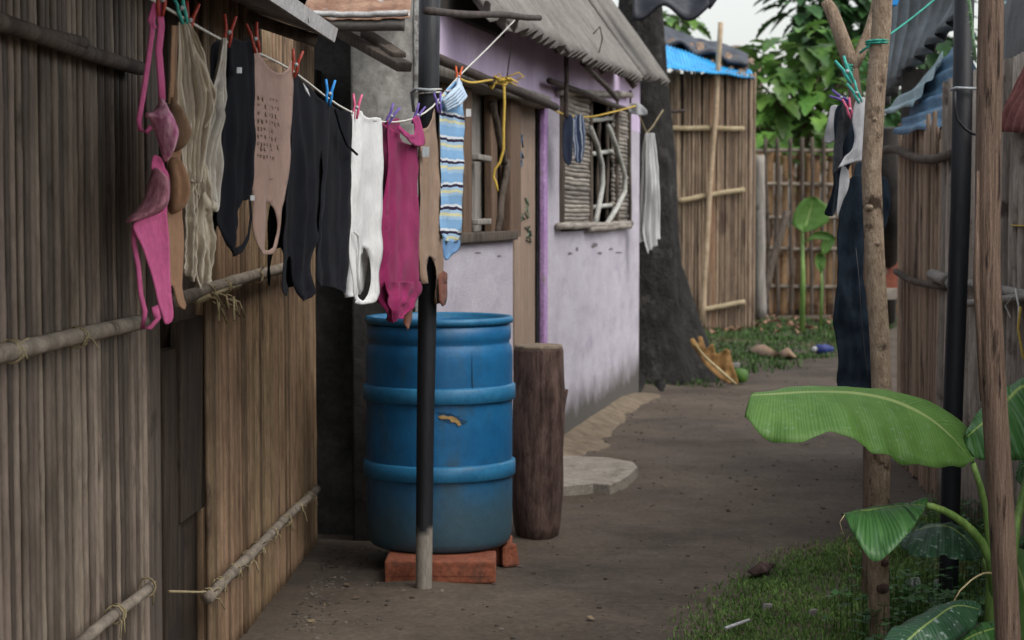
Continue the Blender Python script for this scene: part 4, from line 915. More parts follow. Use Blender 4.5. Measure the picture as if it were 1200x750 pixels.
cloth([(671,140),(680,134),(684,142),(685,170),(682,188),(674,190),(671,168)], P(671, 140, 10.8), HD+V((.6, 0, 0)), seed=32, fold=.012, fl=.06, step=(2, 3)).build('striped_half', M['navystripe'], nc)
mb = cloth([(735,124),(745,120),(755,126),(757,134),(748,135),(738,131)], P(745, 126, 13.5), V((1, .3, 0)), seed=33, fold=.03, fl=.05, bulge=.04, step=(2, 2.5))
tag(mb.build('gray_rag', M['grayc']), 'grey rag knotted on the yellow cord at the house corner', 'rag')
wc = thing('white_cloth', P(762, 225, 13.95), 'long white cloth hanging beside the house corner in front of the dark trunk', 'cloth')
drape([(756,156),(753,180),(751,215),(749,255),(749,284)], [(766,156),(769,190),(771,230),(773,262),(772,280)], P(760, 156, 13.9), V((1, .35, 0)), 3, .05, 34, 50).build('drape', M['white'], wc, True, .006)
drape([(757,156),(756,190),(755,230),(753,270),(758,297)], [(764,156),(767,190),(768,230),(769,262),(768,288)], P(760, 156, 13.85), V((1, .35, 0)), 2, .05, 35, 50).build('drape', M['white'], wc, True, .006)
mb = MB(); mb.tube([P(746, 126, 13.5), P(752, 143, 13.75), P(758, 156, 13.9), P(765, 148, 14.0), P(773, 135, 14.2), P(777, 129, 14.3)], .006, 5); mb.build('cord', M['tie'], wc)

# ------------------------------------------------------------------ big trunk behind the house
def foliage(mb, centres, n, size, seed, droop=.5, lobed=True):
    rnd = random.Random(seed)
    for i in range(n):
        c, rad = rnd.choice(centres); v_ = V((rnd.gauss(0, 1), rnd.gauss(0, 1), rnd.gauss(0, 1))).normalized()
        p = V(c)+V((v_.x*rad[0], v_.y*rad[1], v_.z*rad[2]))*rnd.uniform(.45, 1.02)
        out = V((v_.x, v_.y, v_.z*.4)).normalized(); d_ = (out+V((rnd.uniform(-.6, .6), rnd.uniform(-.6, .6), -droop*rnd.uniform(.2, 1.6)+.25))).normalized()
        sdv = d_.cross(V((0, 0, 1))); sdv = (sdv.normalized() if sdv.length > .05 else V((1, 0, 0))); up = sdv.cross(d_)
        s = size*rnd.uniform(.6, 1.25); w_ = s*.30
        prof = [(0, .05), (.15, .45), (.28, .8), (.36, .55), (.48, 1.0), (.57, .6), (.68, .85), (.78, .45), (.88, .4), (1, .02)] if lobed else [(0, .05), (.2, .6), (.45, 1), (.7, .75), (.9, .3), (1, .02)]
        vs = []
        for t, ww in prof:
            m_ = p+d_*(s*t)-V((0, 0, 1))*(droop*s*.55*t*t)
            for q in (-1, 0, 1): vs.append(m_+sdv*(q*ww*w_)+up*(abs(q)*ww*w_*.35))
        fs = [(3*k+q, 3*k+q+1, 3*k+4+q, 3*k+3+q) for k in range(len(prof)-1) for q in (0, 1)]
        mb.add(vs, fs)
    return mb
tb0 = G(748, 452); tb0.y = 15.9; tb0.x = (752-600)/F*15.9
bt = thing('old_tree', (tb0.x, tb0.y, 0), 'massive black buttressed trunk rising behind the purple house', 'tree')
def tj(a, z):
    f = max(0, 1-z/1.1)**1.6
    return f*(.75*max(0, math.cos(a-.15))**3+.55*max(0, math.cos(a+1.3))**6+.5*max(0, math.cos(a+2.4))**4)+.10*noise.noise(V((math.cos(a)*2, math.sin(a)*2, z*1.3)))+.05*noise.noise(V((math.cos(a)*5, math.sin(a)*5, z*4)))
MB().lathe((tb0.x-.02, tb0.y, 0), [(.44, -.1), (.44, 0), (.43, .1), (.42, .2), (.41, .35), (.40, .5)]+[(.395-.025*i, .7+.3*i) for i in range(11)], 72, tj).build('trunk', M['trunk'], bt)
rnd = random.Random(2)
for (a, b, c_) in (((835,447),(800,418),(775,400)), ((775,458),(770,440),(762,415)), ((745,462),(750,445),(752,425))):
    MB().tube([G(*a)-V((0, 0, .03)), G(*b)+V((0, 0, .1)), V((tb0.x+.1, tb0.y-.2, .55))], [.03, .09, .13], 8).build('root', M['trunk'], bt)
foliage(MB(), [((tb0.x-.6, 16.3, 6.4), (2.0, 1.6, .9)), ((tb0.x-1.4, 17.5, 7.2), (1.8, 1.8, .9))], 240, .42, 4).build('crown', M['leafd'], bt)
for q in ((-.8, .5, 2.4), (.9, .9, 2.2), (-.2, 1.3, 2.6)):
    MB().tube([V((tb0.x, tb0.y, 3.4)), V((tb0.x, tb0.y, 3.7))+V(q)*.5, V((tb0.x, tb0.y, 3.5))+V(q)], [.16, .11, .05], 8).build('limb', M['trunk'], bt)

# ------------------------------------------------------------------ background cane hut
def BG(px, py, Y=22.6): return P(px, py, Y)
bh = thing('cane_hut', G(840, 385), 'cane walled hut with bright blue sheet roof at the end of the path', 'hut')
bx0, bx1 = BG(742, 300).x, BG(884, 300).x; byf = lambda x: 22.2+(x-bx0)*.30
ztop = BG(820, 85).z
mb = MB(); reeds(mb, lambda s, z, o: V((s, byf(s)+o, z)), bx0, bx1, -.02, ztop, .012, .030, 6, .02); cw = mb.build('cane_wall', mat('pale cane', (.17,.12,.082), (.33,.245,.17), 9, (3,3,.25), .85, .4, 30, .3, c=(.11,.075,.055), cscale=3, cthr=.56, cstretch=(2,2,.4)), bh)
for (y0, y1, xa, xb) in ((150, 151, 780, 872), (235, 222, 794, 872), (364, 354, 820, 872)):
    pa, pb2 = BG(xa, y0, byf(BG(xa, y0).x)-.08), BG(xb, y1, byf(BG(xb, y1).x)-.08)
    bar(pa, pb2, .033, xa+y0, mat('pale batten', (.28,.22,.13), (.38,.31,.20), 12), cw, 'batten', .015)
p = BG(831, 90, 22.5); q = BG(831, 384, 22.5); MB().bevbox((p+q)/2, (.068, 0, 0), (0, .03, 0), (q-p)/2, .006, 3, .01).build('board', mat('brown board', (.2,.115,.07), (.28,.17,.105), 6, (4,4,.3)), bh)
bar(BG(822, 380, 22.3), BG(845, 26, 22.35), .032, 5, mat('pale pole', (.32,.235,.15), (.45,.345,.235), 9), bh, 'leaning_pole', .02)
bar(BG(762, 130, 21.9), BG(803, 130, 21.9), .02, 9, M['iron'], bh, 'iron_bar', .01)
rb0, rb1 = P(768, 78, 21.4), P(884, 91, 22.6); rt0, rt1 = P(760, 47, 22.6), P(880, 82, 23.9)
def blueroof(a, b):
    q = (rt0.lerp(rt1, a)).lerp(rb0.lerp(rb1, a), b); q.z += .010*math.sin(a*2*math.pi*30)+.02*noise.noise(V((a*5, b*3, 2))); return q
MB().grid(blueroof, 190, 8).build('blue_roof', M['bluesheet'], bh, True, .006)
def thf(a, b):
    x = 766+108*a; y0 = 54+30*a; y1 = 44+36*a+4*math.sin(a*7); q = P(x, y0, 23.2).lerp(P(x, y1-2, 25), b); q.z += .12*noise.noise(V((a*9, b*3, 3)))+.05*math.sin(b*3.1); return q
MB().grid(thf, 50, 8).build('thatch_roof', M['thatch'], bh, True, .12)
def tpf(a, b):
    x = 772+104*a; y = 29+36*a**1.15+7*math.sin(a*5)*(1-a); q = P(x, y+14*(1-b)+2*(1-b)*math.sin(a*17), 23.0+b*1.8); q.z += .06*noise.noise(V((a*6, b*5, 9))); return q
MB().grid(tpf, 50, 10).build('tarp', M['tarp'], bh, True, .04)
bar(P(778, 58, 23.5), P(872, 92, 23.9), .05, 4, M['dark'], bh, 'beam', .02)
for k in range(9):
    x = 778+k*11; bar(P(x, 60+k*3, 23.0), P(x+9, 46+k*3.2, 23.6), .03, k, M['thatch'], bh, 'roof_pole', .03)
MB().box(((bx0+bx1)/2, byf((bx0+bx1)/2)+.14, ztop/2), ((bx1-bx0)/2-.02, .3*(bx1-bx0)/2, 0), (0, .03, 0), (0, 0, ztop/2-.02)).build('backing_wall', M['dark'], bh)  # added dark backing, hides the sky between the canes

# tan hump roof behind
fr_ = thing('far_roof', P(860, 60, 34)-V((0, 0, 3)), 'distant tan humped roof just above the blue roof', 'roof')
MB().grid(lambda a, b: P(836+54*a, 74-18*math.sin(math.pi*a)**.8+(1-b)*16, 33+3*b), 20, 6).build('thatch', M['thatch'], fr_, True, .1)
MB().box(P(862, 80, 35)-V((0, 0, 1.6)), (.5, 0, 0), (0, .1, 0), (0, 0, 1.7)).build('wall', M['plank'], fr_)

# back fence of cane with a lattice
ff = thing('cane_fence', G(930, 368), 'tall tan cane lattice fence behind the banana sapling', 'fence')
fy = 26.0
fx0, fx1 = P(815, 300, fy).x, P(1062, 300, fy).x; fzt = P(930, 178, fy).z
mb = MB(); reeds(mb, lambda s, z, o: V((s, fy+o, z)), fx0, fx1, -.02, fzt, .04, .075, 7, .06); mb.build('cane_panel', mat('orange cane', (.23,.135,.068), (.41,.255,.145), 5, (2,2,.35), .85, .4, 20, .35, c=(.09,.05,.03), cscale=2.5, cthr=.55), ff)
for y in (176, 216, 254, 291, 335): bar(P(884, y, fy-.1), P(1060, y+2, fy-.1), .03, y, M['pole'], ff, 'rail', .03)
for x in (898, 912, 927, 940, 951, 966, 985, 1004, 1024): bar(P(x, 162, fy-.14), P(x-1+random.uniform(-3, 3), 372, fy-.14), .026, x, M['plank'], ff, 'upright', .03)
for x, y0, y1, r in ((876, 140, 372, .085), (890, 180, 372, .07)):
    bar(P(x, y0, 23.6), P(x+1, y1, 23.6), r, x, M['plankg'], ff, 'post', .03)
bar(P(921, 250, 24.8), P(888, 372, 24.4), .05, 5, M['plank'], ff, 'prop', .04)
for x, y0, y1 in ((848, 362, 395), (870, 335, 395), (851, 300, 390)):
    pass
mb = MB()
for i in range(60):
    p = G(random.uniform(840, 975), random.uniform(372, 392)); s = random.uniform(.04, .12); a = random.random()*6.28
    mb.add([p+V((0, 0, .02)), p+V((s*math.cos(a), s*math.sin(a), .03+s*.4)), p+V((s*1.4*math.cos(a+.5), s*1.4*math.sin(a+.5), .02)), p+V((s*math.cos(a+1.1), s*math.sin(a+1.1), .05))], [(0, 1, 2, 3)])
kind(mb.build('leaf_litter', mat('rusty litter', (.13,.06,.04), (.34,.2,.13), 3, island=.4), smooth=False, solid=.004), 'stuff')

# breadfruit trees beyond the fence
def tree(name, label, base, trunk, cent, n, size, seed, m, lobed=True, group='trees beyond the fence'):
    t = thing(name, base, label, 'tree', group)
    MB().tube(trunk, [.10-.06*i/(len(trunk)-1) for i in range(len(trunk))], 9).build('trunk', M['trunkb'], t)
    lm = MB()
    for (c, r) in cent[:6]: lm.tube([V(trunk[-2]), (V(trunk[-2])+V(c))/2+V((0, 0, .1)), V(c)], [.04, .03, .012], 6)
    lm.build('limbs', M['trunkb'], t)
    foliage(MB(), cent, n, size, seed, .55, lobed).build('crown', m, t); return t
Y1 = 27.6
def cc(px, py, Y, rx, ry, rz): return (tuple(P(px, py, Y)), (rx, ry, rz))
b_ = G(943, 362); b_ = V((P(943, 300, Y1).x, Y1, 0))
tree('breadfruit_tree', 'bright green broad leaved tree rising just behind the cane fence', b_, [b_, P(943, 250, Y1), P(944, 170, Y1), P(942, 90, Y1)],
     [cc(893, 100, 27.0, .30, .35, .35), cc(912, 70, 27.2, .34, .4, .30), cc(936, 55, 27.3, .4, .5, .32), cc(965, 60, 27.4, .4, .4, .35), cc(985, 95, 27.6, .4, .5, .5), cc(888, 140, 26.9, .26, .3, .32), cc(915, 118, 26.9, .34, .4, .42), cc(960, 110, 27.2, .4, .4, .45), cc(905, 165, 26.6, .3, .3, .25), cc(970, 150, 26.8, .4, .3, .4)], 230, .50, 11, M['leaft'])
Y2 = 31; b_ = V((P(990, 300, Y2).x, Y2, 0))
tree('shade_tree', 'dark leafy tree overhanging from the top behind the bright green tree', b_, [b_, P(985, 200, Y2), P(985, 60, Y2), P(985, -10, Y2)],
     [cc(945, 12, 30.5, .55, .5, .35), cc(975, 20, 31, .6, .6, .5), cc(1000, 60, 31, .7, .6, .8), cc(1010, 0, 31, .8, .6, .5), cc(960, -15, 31, .8, .6, .4), cc(1000, 140, 31.4, .7, .6, .9)], 300, .5, 12, M['leafd'])
b_ = V((P(792, 300, 40).x, 40, 0))
tree('far_tree', 'far pale green treetop peeping above the black tarp', b_, [b_, P(792, 100, 40), P(792, 30, 40)], [cc(782, 22, 40, .5, .5, .2), cc(800, 25, 40, .4, .4, .15)], 60, .4, 13, M['leaft'])
b_ = V((P(1090, 300, 38).x, 38, 0))
tree('hedge_tree', 'dark leafy tree seen through the gap beside the forked pole', b_, [b_, P(1075, 200, 38), P(1070, 90, 38)], [cc(1040, 90, 37, 1.2, .8, 1.4), cc(1090, 60, 37, 1.4, .8, 1.4), cc(1040, 190, 36, 1., .8, 1.)], 300, .6, 14, M['leafd'])

# banana saplings before the fence
def leaf3(mb, mid, e1, e2, nt_=34, ns=7, ripple=.006, cup=.0, seed=0):
    """leaf lofted between an edge, its midrib and the other edge: three curves of points, base to tip"""
    def rs(c):
        c = [V(p) for p in c]; dense = [V(p) for p in catmull([tuple(p) for p in c], False, .01)]
        return [dense[min(len(dense)-1, round(i*(len(dense)-1)/nt_))] for i in range(nt_+1)]
    A, B, C = rs(e1), rs(mid), rs(e2)
    def fn(a, b):
        i = round(a*nt_); s = b*2-1; e = A[i] if s < 0 else C[i]; t = abs(s)
        p = B[i].lerp(e, t); wdt = (e-B[i]).length
        p = p+V((0, 0, 1))*(wdt*cup*math.sin(t*math.pi)*1.0)
        p = p+V((0, -1, .4))*(ripple*t*noise.noise(V((a*9, s*1.5+seed, seed))))+V((0, -.6, 1))*(ripple*.3*t*t*math.sin(a*19+7*noise.noise(V((a*4, seed, 0)))))
        return p
    return mb.grid(fn, nt_, ns*2, True)
def sapling(label, px, yb, yt, Y, leaves, r=.035):
    base = P(px, yb, Y); base.z = 0; t = thing('banana_sapling', base, label, 'plant', 'young banana plants by the cane fence')
    MB().tube([base, P(px+1, (yb+yt)/2, Y), P(px, yt, Y)], [r, r*.8, r*.5], 8).build('stem', M['stem'], t)
    for (mid, e1, e2) in leaves:
        mb = MB(); f = lambda L_, dy=0: [P(x, y, Y-.1-dy) for x, y in L_]
        leaf3(mb, f(mid), f(e1, .05), f(e2, .03), 16, 4); mb.build('leaf', M['banana'], t, True, .002)
        MB().tube([P(px, yt+20, Y), P(px, yt, Y)]+f(mid)[:2], .012, 6).build('leaf_stalk', M['stem'], t)
sapling('young banana plant with one broad bright leaf before the cane fence', 940, 374, 272, 22.0,
        [([(942,272),(946,258),(950,244),(953,231)], [(942,272),(928,262),(932,246),(941,234),(952,230)], [(942,272),(958,268),(972,258),(973,244),(954,230)]),
         ([(942,285),(955,275),(972,276),(980,280)], [(942,285),(955,272),(970,272),(980,280)], [(942,285),(955,280),(970,282),(980,280)])])
sapling('thin young banana plant leaning right by the cane fence', 962, 368, 300, 23.2, [([(963,300),(965,292),(970,283),(978,279)], [(963,300),(962,288),(968,279),(978,278)], [(963,300),(970,296),(976,288),(979,281)]), ([(962,320),(958,305),(962,298),(966,300)], [(962,320),(955,308),(958,297),(966,299)], [(962,320),(967,312),(968,303),(966,301)])], .022)

# things on the far grass
dlf = thing('dead_leaf', G(835, 445), 'big ochre dead leaf leaning against the foot of the black trunk', 'leaf')
ol = [(862,450),(848,447),(834,437),(822,424),(818,415),(810,405),(808,397),(812,396),(818,404),(817,394),(822,394),(826,408),(831,403),(834,402),(838,414),(845,413),(849,408),(854,410),(858,425),(861,440)]
mb = cloth(ol, P(835, 440, 15.2), V((1, .25, 0)), bulge=.006, fold=.05, fl=.12, flen=.2, seed=40, step=(2, 2.4), edge=3); mb.build('blade', M['deadleaf'], dlf)
MB().tube([P(862, 450, 15.1), P(845, 435, 15.05), P(826, 418, 15.1), P(814, 402, 15.15)], [.012, .012, .009, .004], 6).build('rib', M['drystem'], dlf)
fp = G(868, 449); mb = MB(); mb.lathe(fp, [(.004, 0), (.04, .008), (.058, .03), (.066, .062), (.058, .098), (.035, .118), (.004, .124)], 24, lambda a, z: .02*math.sin(a*9+z*60))
tag(mb.build('breadfruit', M['green']), 'round green breadfruit lying beside the ochre dead leaf', 'fruit')
for i, (pl, lab) in enumerate((([(878,411),(885,408),(896,409),(906,413),(913,419),(904,418),(892,415)], 'curled pale dry leaf lying on the far grass'), ([(913,414),(921,411),(930,415),(934,419),(925,421),(916,419)], 'short curled dry leaf right of the longer dry leaf'))):
    pts = [G(x, y+3) for x, y in pl]; c = sum(pts, V())/len(pts); n = len(pts); mb = MB()
    mb.add([p+V((0, 0, .03+.03*math.sin(k*2))) for k, p in enumerate(pts)]+[c+V((0, 0, .10))], [(k, (k+1) % n, n) for k in range(n)])
    tag(mb.build('dry_leaf', M['paleleaf'], None, True, .012), lab, 'leaf', 'dry leaves on the far grass')
bb = thing('plastic_bottle', G(963, 414), 'small blue plastic bottle with a white cap on the far path edge', 'bottle')
p = G(963, 415)+V((0, 0, .05)); ax = V((1, .3, 0)).normalized()
MB().tube([p-ax*.06, p-ax*.055, p+ax*.05, p+ax*.09, p+ax*.13], [.03, .05, .05, .035, .018], 14).build('body', M['bluepl'], bb)
MB().tube([p-ax*.10, p-ax*.06], .028, 12).build('cap', M['tagm'], bb)
mb = MB(); mb.bevbox(G(860, 432)+V((0, 0, .03)), (.05, 0, 0), (0, .04, 0), (.01, 0, .03), .012, 4, .02); tag(mb.build('stone', M['stone']), 'small dark stone behind the green breadfruit', 'stone', 'loose stones')

# grass: blades nobody could count
def blades(mb, region, n, h, seed, w_=.003, patch=None):
    rnd = random.Random(seed)
    for i in range(n):
        x, y = region(rnd)
        if x is None: continue
        if patch and noise.noise(V((x*1.5, y*1.5, seed)))+rnd.uniform(-.3, .3) < patch: continue
        a = rnd.random()*6.28; hh = h*rnd.uniform(.4, 1.2); l = rnd.uniform(.1, .9); d_ = V((math.cos(a), math.sin(a), 0)); sdv = V((-d_.y, d_.x, 0))*w_*rnd.uniform(.6, 1.4)
        p = V((x, y, gz(x, y)-.002)); m_ = p+d_*(hh*l*.35)+V((0, 0, hh*.6)); t = p+d_*(hh*l)+V((0, 0, hh*.95*(1-l*.35)))
        mb.add([p-sdv, p+sdv, m_+sdv*.7, m_-sdv*.7, t], [(0, 1, 2, 3), (3, 2, 4)])
    return mb
def poly_region(poly):
    pts = [G(x, y) for x, y in poly]; q = [(p.x, p.y) for p in pts]; x0, x1 = min(p[0] for p in q), max(p[0] for p in q); y0, y1 = min(p[1] for p in q), max(p[1] for p in q)
    def f(rnd):
        x, y = rnd.uniform(x0, x1), rnd.uniform(y0, y1)
        return (x, y) if inside((x+rnd.gauss(0, .06), y+rnd.gauss(0, .1)), q) else (None, None)
    return f
ng = [(790,775),(815,735),(850,705),(890,675),(930,650),(980,640),(1030,625),(1110,590),(1230,570),(1290,640),(1260,790),(1000,800)]
mb = MB(); blades(mb, poly_region(ng), 125000, .024, 1, .0028, -.5); blades(mb, poly_region([(1000,690),(1060,640),(1200,600),(1350,620),(1350,800),(980,800)]), 7000, .055, 2, .003)
kind(mb.build('grass', M['grass']), 'stuff')
fg = [(742,455),(770,452),(830,452),(880,436),(940,428),(975,418),(1000,400),(1040,385),(1060,374),(860,374),(800,392),(742,420)]
mb = MB(); blades(mb, poly_region(fg), 30000, .06, 3, .007, -.4)
kind(mb.build('grass', mat('shaded green grass', (.035,.085,.022), (.08,.135,.04), 2, island=.5, transl=.2, c=(.15,.12,.07), cscale=1.2, cthr=.56)), 'stuff')
# low leafy ground cover
mb = MB(); rnd = random.Random(9); reg = poly_region([(1030,680),(1060,650),(1120,620),(1200,590),(1300,600),(1300,780),(990,790),(1000,720)])
for i in range(4200):
    x, y = reg(rnd)
    if x is None or noise.noise(V((x*2.2, y*2.2, 4)))+rnd.uniform(-.25, .25) < -.05: continue
    h = rnd.uniform(.03, .16); a0 = rnd.random()*6.28; p = V((x, y, h))
    mb.tube([V((x, y, 0)), p], .0015, 3, False)
    for k in range(3):
        a = a0+k*2.1; d_ = V((math.cos(a), math.sin(a), rnd.uniform(-.2, .5))).normalized(); s = rnd.uniform(.018, .042); sdv = d_.cross(V((0, 0, 1))).normalized()*s*.38
        mb.add([p, p+d_*s*.5+sdv, p+d_*s, p+d_*s*.5-sdv], [(0, 1, 2), (0, 2, 3)])
kind(mb.build('ground_cover', M['herb']), 'stuff')
# litter on the near grass
for i, (x, y, lab) in enumerate(((897,716,'pale pebble on the near grass left of its twin'), (953,722,'pale upright pebble on the near grass nearer the forked pole'))):
    mb = MB(); mb.bevbox(G(x, y)+V((0, 0, .012)), (.013, .004, 0), (-.004, .011, 0), (.004, 0, .014), .005, i+3, .01); tag(mb.build('stone', M['stone']), lab, 'stone', 'loose stones')
mb = MB(); a, b = G(850, 743)+V((0, 0, .02)), G(878, 735)+V((0, 0, .025)); mb.tube([a, (a+b)/2, b], .006, 6); tag(mb.build('white_stick', M['tagm']), 'thin white stick on the near grass edge', 'stick')
mb = MB(); pts = [G(x, y) for x, y in ((876,676),(886,671),(900,668),(909,668),(898,676),(884,680))]; n = 6; c = sum(pts, V())/n
mb.add([p+V((0, 0, .02)) for p in pts]+[c+V((0, 0, .05))], [(k, (k+1) % n, n) for k in range(n)]); tag(mb.build('dry_leaf', M['log'], None, True, .006), 'brown curled dry leaf where the dirt meets the near grass', 'leaf')
for i, (x, y) in enumerate(((1072,683), (1100,686))):
    mb = cloth([(x-5,y-6),(x+4,y-7),(x+6,y+2),(x,y+5),(x-6,y+2)], G(x, y+6), V((1, 0, 0)), bulge=.01, fold=.01, fl=.02, seed=60+i, step=(2, 2)); tag(mb.build('paper_scrap', M['tagm']), ('crumpled white scrap among the herbs left of the pipe foot', 'white scrap touching the foot of the right black pipe')[i], 'litter')

# ------------------------------------------------------------------ right side: hut of boards and logs
def RX(y): return 2.2-.041*(10.6-y)
RN = V((-1, .041, 0)).normalized()
def RW(y, z, o=0): return V((RX(y), y, z))+RN*o
def rhit(px, py, o=0): return onplane(px, py, RW(9, 0, o), RN)
rh = thing('board_hut', RW(9.5, 0), 'brown board hut with bent blue tin sheets behind the right black pipe', 'hut')
y0, y1 = rhit(1110, 300).y, rhit(1054, 300).y; ztop = rhit(1056, 162).z
mb = MB(); s = y0; rnd = random.Random(21)
while s < y1:
    w_ = rnd.uniform(.025, .07); zb = rnd.uniform(-.03, .02); zz = ztop+rnd.uniform(-.06, .1)
    mb.bevbox(RW(s+w_/2, (zb+zz)/2, rnd.uniform(-.006, .012)), RN*.008, V((.041, 1, 0)).normalized()*(w_/2-.004), V((rnd.uniform(-.01, .01), 0, (zz-zb)/2)), .003, s*9, .004); s += w_
brd = mb.build('board_wall', mat('brown rough board', (.24,.165,.115), (.43,.32,.23), 7, (4,4,.22), .85, .7, 24, .28, c=(.07,.045,.032), cscale=4, cthr=.57, cstretch=(2,2,.3), bstretch=(4,4,.15)), rh)
def rbar(pl, r, m, parent, o=.05, name='branch'):
    mb = MB(); pts = [rhit(x, y, o) for x, y in pl]; mb.tube([V(c) for c in catmull([tuple(p) for p in pts], False, .08)], r, 8); return mb.build(name, m, parent)
rbar([(1028,178),(1048,175),(1070,184),(1092,187),(1114,181)], .024, M['plank'], brd)
rbar([(1050,318),(1066,328),(1085,333),(1112,337)], .018, M['plank'], brd)
MB().box(RW(9.2, 1.2, -.5), RN*.02, (.06, 1.5, 0), (0, 0, 1.3)).build('backing_wall', M['dark'], rh)
MB().box(V((3.6, 10.75, 1.2)), (1.35, 0, 0), (0, .02, 0), (0, 0, 1.05)).build('rear_wall', M['dark'], rh)
p = rhit(1042, 330); mb = MB(); mb.tube([G(1041, 372)-V((0, 0, .1)), P(1040, 260, 13.3), P(1038, 150, 13.2)], [.10, .09, .085], 9); mb.build('door_post', M['dark'], rh)
# tin sheets
def quadsheet(mb, a, b, c, d_, waves, amp, warp=.03, seed=0, nv=12, along=0):
    """a,b upper corners, d,c lower ones; corrugation runs from the upper to the lower edge"""
    a, b, c, d_ = map(V, (a, b, c, d_)); nrm = (b-a).cross(d_-a).normalized()
    def fn(u, v):
        p = a.lerp(b, u).lerp(d_.lerp(c, u), v); return p+nrm*(amp*math.sin((v if along else u)*waves*6.283)+warp*noise.noise(V((u*2.5, v*2.5, seed))))
    return mb.grid(fn, (10 if along else waves*8), nv if not along else waves*8)
quadsheet(MB(), P(1046, -60, 11.4), P(1175, -60, 9.8), P(1122, 24, 10.0), P(1031, 124, 11.3), 8, .045, .02, 1).build('roof_sheet', M['darktin'], rh, True, .003)
quadsheet(MB(), P(1060, 118, 10.6), P(1106, 62, 9.9), P(1070, 126, 9.9), P(1028, 133, 10.6), 3, .012, .03, 2, 16, 1).build('roof_sheet', M['tealtin'], rh, True, .003)
quadsheet(MB(), P(1100, 70, 10.1), P(1140, 36, 9.6), P(1142, 96, 9.5), P(1072, 120, 10.1), 3, .010, .03, 3, 16, 1).build('roof_sheet', M['bluetin'], rh, True, .003)
quadsheet(MB(), P(1076, 117, 10.1), P(1140, 90, 9.5), P(1097, 153, 9.5), P(1046, 156, 10.1), 3, .012, .035, 5, 16, 1).build('roof_sheet', M['bluetin'], rh, True, .003)
# louvred white sheet and brick wall glimpsed behind the gap
mb = MB(); quadsheet(mb, P(1032, 150, 15.5), P(1060, 150, 15.5), P(1060, 178, 15.4), P(1032, 178, 15.4), 4, .03, 0, 1, 8, 1); tag(mb.build('white_tin_sheet', M['tealtin'], None, True, .004), 'pale ribbed tin sheet glimpsed between the forked pole and the board hut', 'sheet')
bwl = MB(); bwl.bevbox(P(1062, 258, 16)-V((0, 0, .0)), (.22, 0, 0), (0, .09, 0), (0, 0, .62), .01, 3, .01); tag(bwl.build('brick_wall', M['redbrick']), 'old red brick pier glimpsed between forked pole and board hut', 'wall')
MB_ = MB(); MB_.bevbox(P(1052, 341, 16)-V((0, 0, .02)), (.34, 0, 0), (0, .12, 0), (0, 0, .05), .01, 4, .02); tag(MB_.build('stone_ledge', M['concrete']), 'pale stone ledge under the red brick pier', 'ledge')

# log palisade nearer on the right
pl_ = thing('log_palisade', RW(7.6, 0), 'grey log palisade with two lashed rails at the right edge', 'fence')
mb = MB(); s = 5.0; rnd = random.Random(8)
while s < y0-.02:
    r = rnd.uniform(.022, .048); s += r; pts = []; rs = []; ph = rnd.random()*40; lean_ = rnd.gauss(0, .03)
    for k in range(12):
        z = -.03+k*.19*1.0; pts.append(RW(s+lean_*(z-1)+.02*noise.noise(V((ph, z*1.3, 0))), z, .015*noise.noise(V((ph, z, 5))))); rs.append(r*(1+.12*noise.noise(V((ph, z*4, 1)))))
    mb.tube(pts, rs, 8); s += r*.9
lgs = mb.build('log_wall', mat('grey log', (.20,.165,.135), (.40,.35,.295), 8, (3,3,.3), .9, .9, 22, .28, c=(.08,.06,.05), cscale=4, cthr=.57, bstretch=(3,3,.2), dist=.015), pl_)
rbar([(1096,326),(1130,331),(1165,338),(1215,348)], .020, M['plankg'], pl_, .06, 'rail')
rbar([(1130,356),(1165,352),(1215,346)], .017, M['plankg'], pl_, .08, 'rail')
rbar([(1092,322),(1106,327),(1116,333)], .03, M['plankg'], pl_, .06, 'rail_end')
mb = MB(); mb.tube([rhit(1186, 348, .1), rhit(1178, 358, .1), rhit(1184, 372, .1)], .003, 4); mb.tube([rhit(1190, 338, .1), rhit(1194, 360, .1), rhit(1192, 400, .1)], .004, 4); mb.build('tie', M['rope'], pl_)
mb = MB(); mb.tube([rhit(1186, 264, .05), rhit(1206, 265, .05)], .011, 6, flat=.3); mb.tube([rhit(1196, 360, .1), rhit(1193, 385, .1), rhit(1199, 420, .1)], .005, 5); mb.build('yellow_band', M['yrope'], pl_)
MB().box(RW(7.1, 1.1, -.35), RN*.02, (.08, 2.1, 0), (0, 0, 1.15)).build('backing_wall', M['dark'], pl_)
rr = MB(); quadsheet(rr, P(1203, 66, 7.3), P(1300, 20, 6.4), P(1262, 158, 6.3), P(1166, 154, 7.6), 10, .012, .02, 4); rr.build('red_roof', M['redtin'], pl_, True, .003)
MB().grid(lambda a, b: P(1172+60*a+14*(1-b), -40+118*b, 8.4-1.2*a)+V((0, .1*noise.noise(V((a*3, b*3, 2))), 0)), 10, 12).build('dark_tarp', M['tarp'], pl_, True, .01)
quadsheet(MB(), P(1165, -10, 9), P(1182, -10, 9), P(1182, 30, 9), P(1165, 34, 9), 5, .01, .01, 7, 8, 1).build('tin_scrap', M['tealtin'], pl_, True, .003)

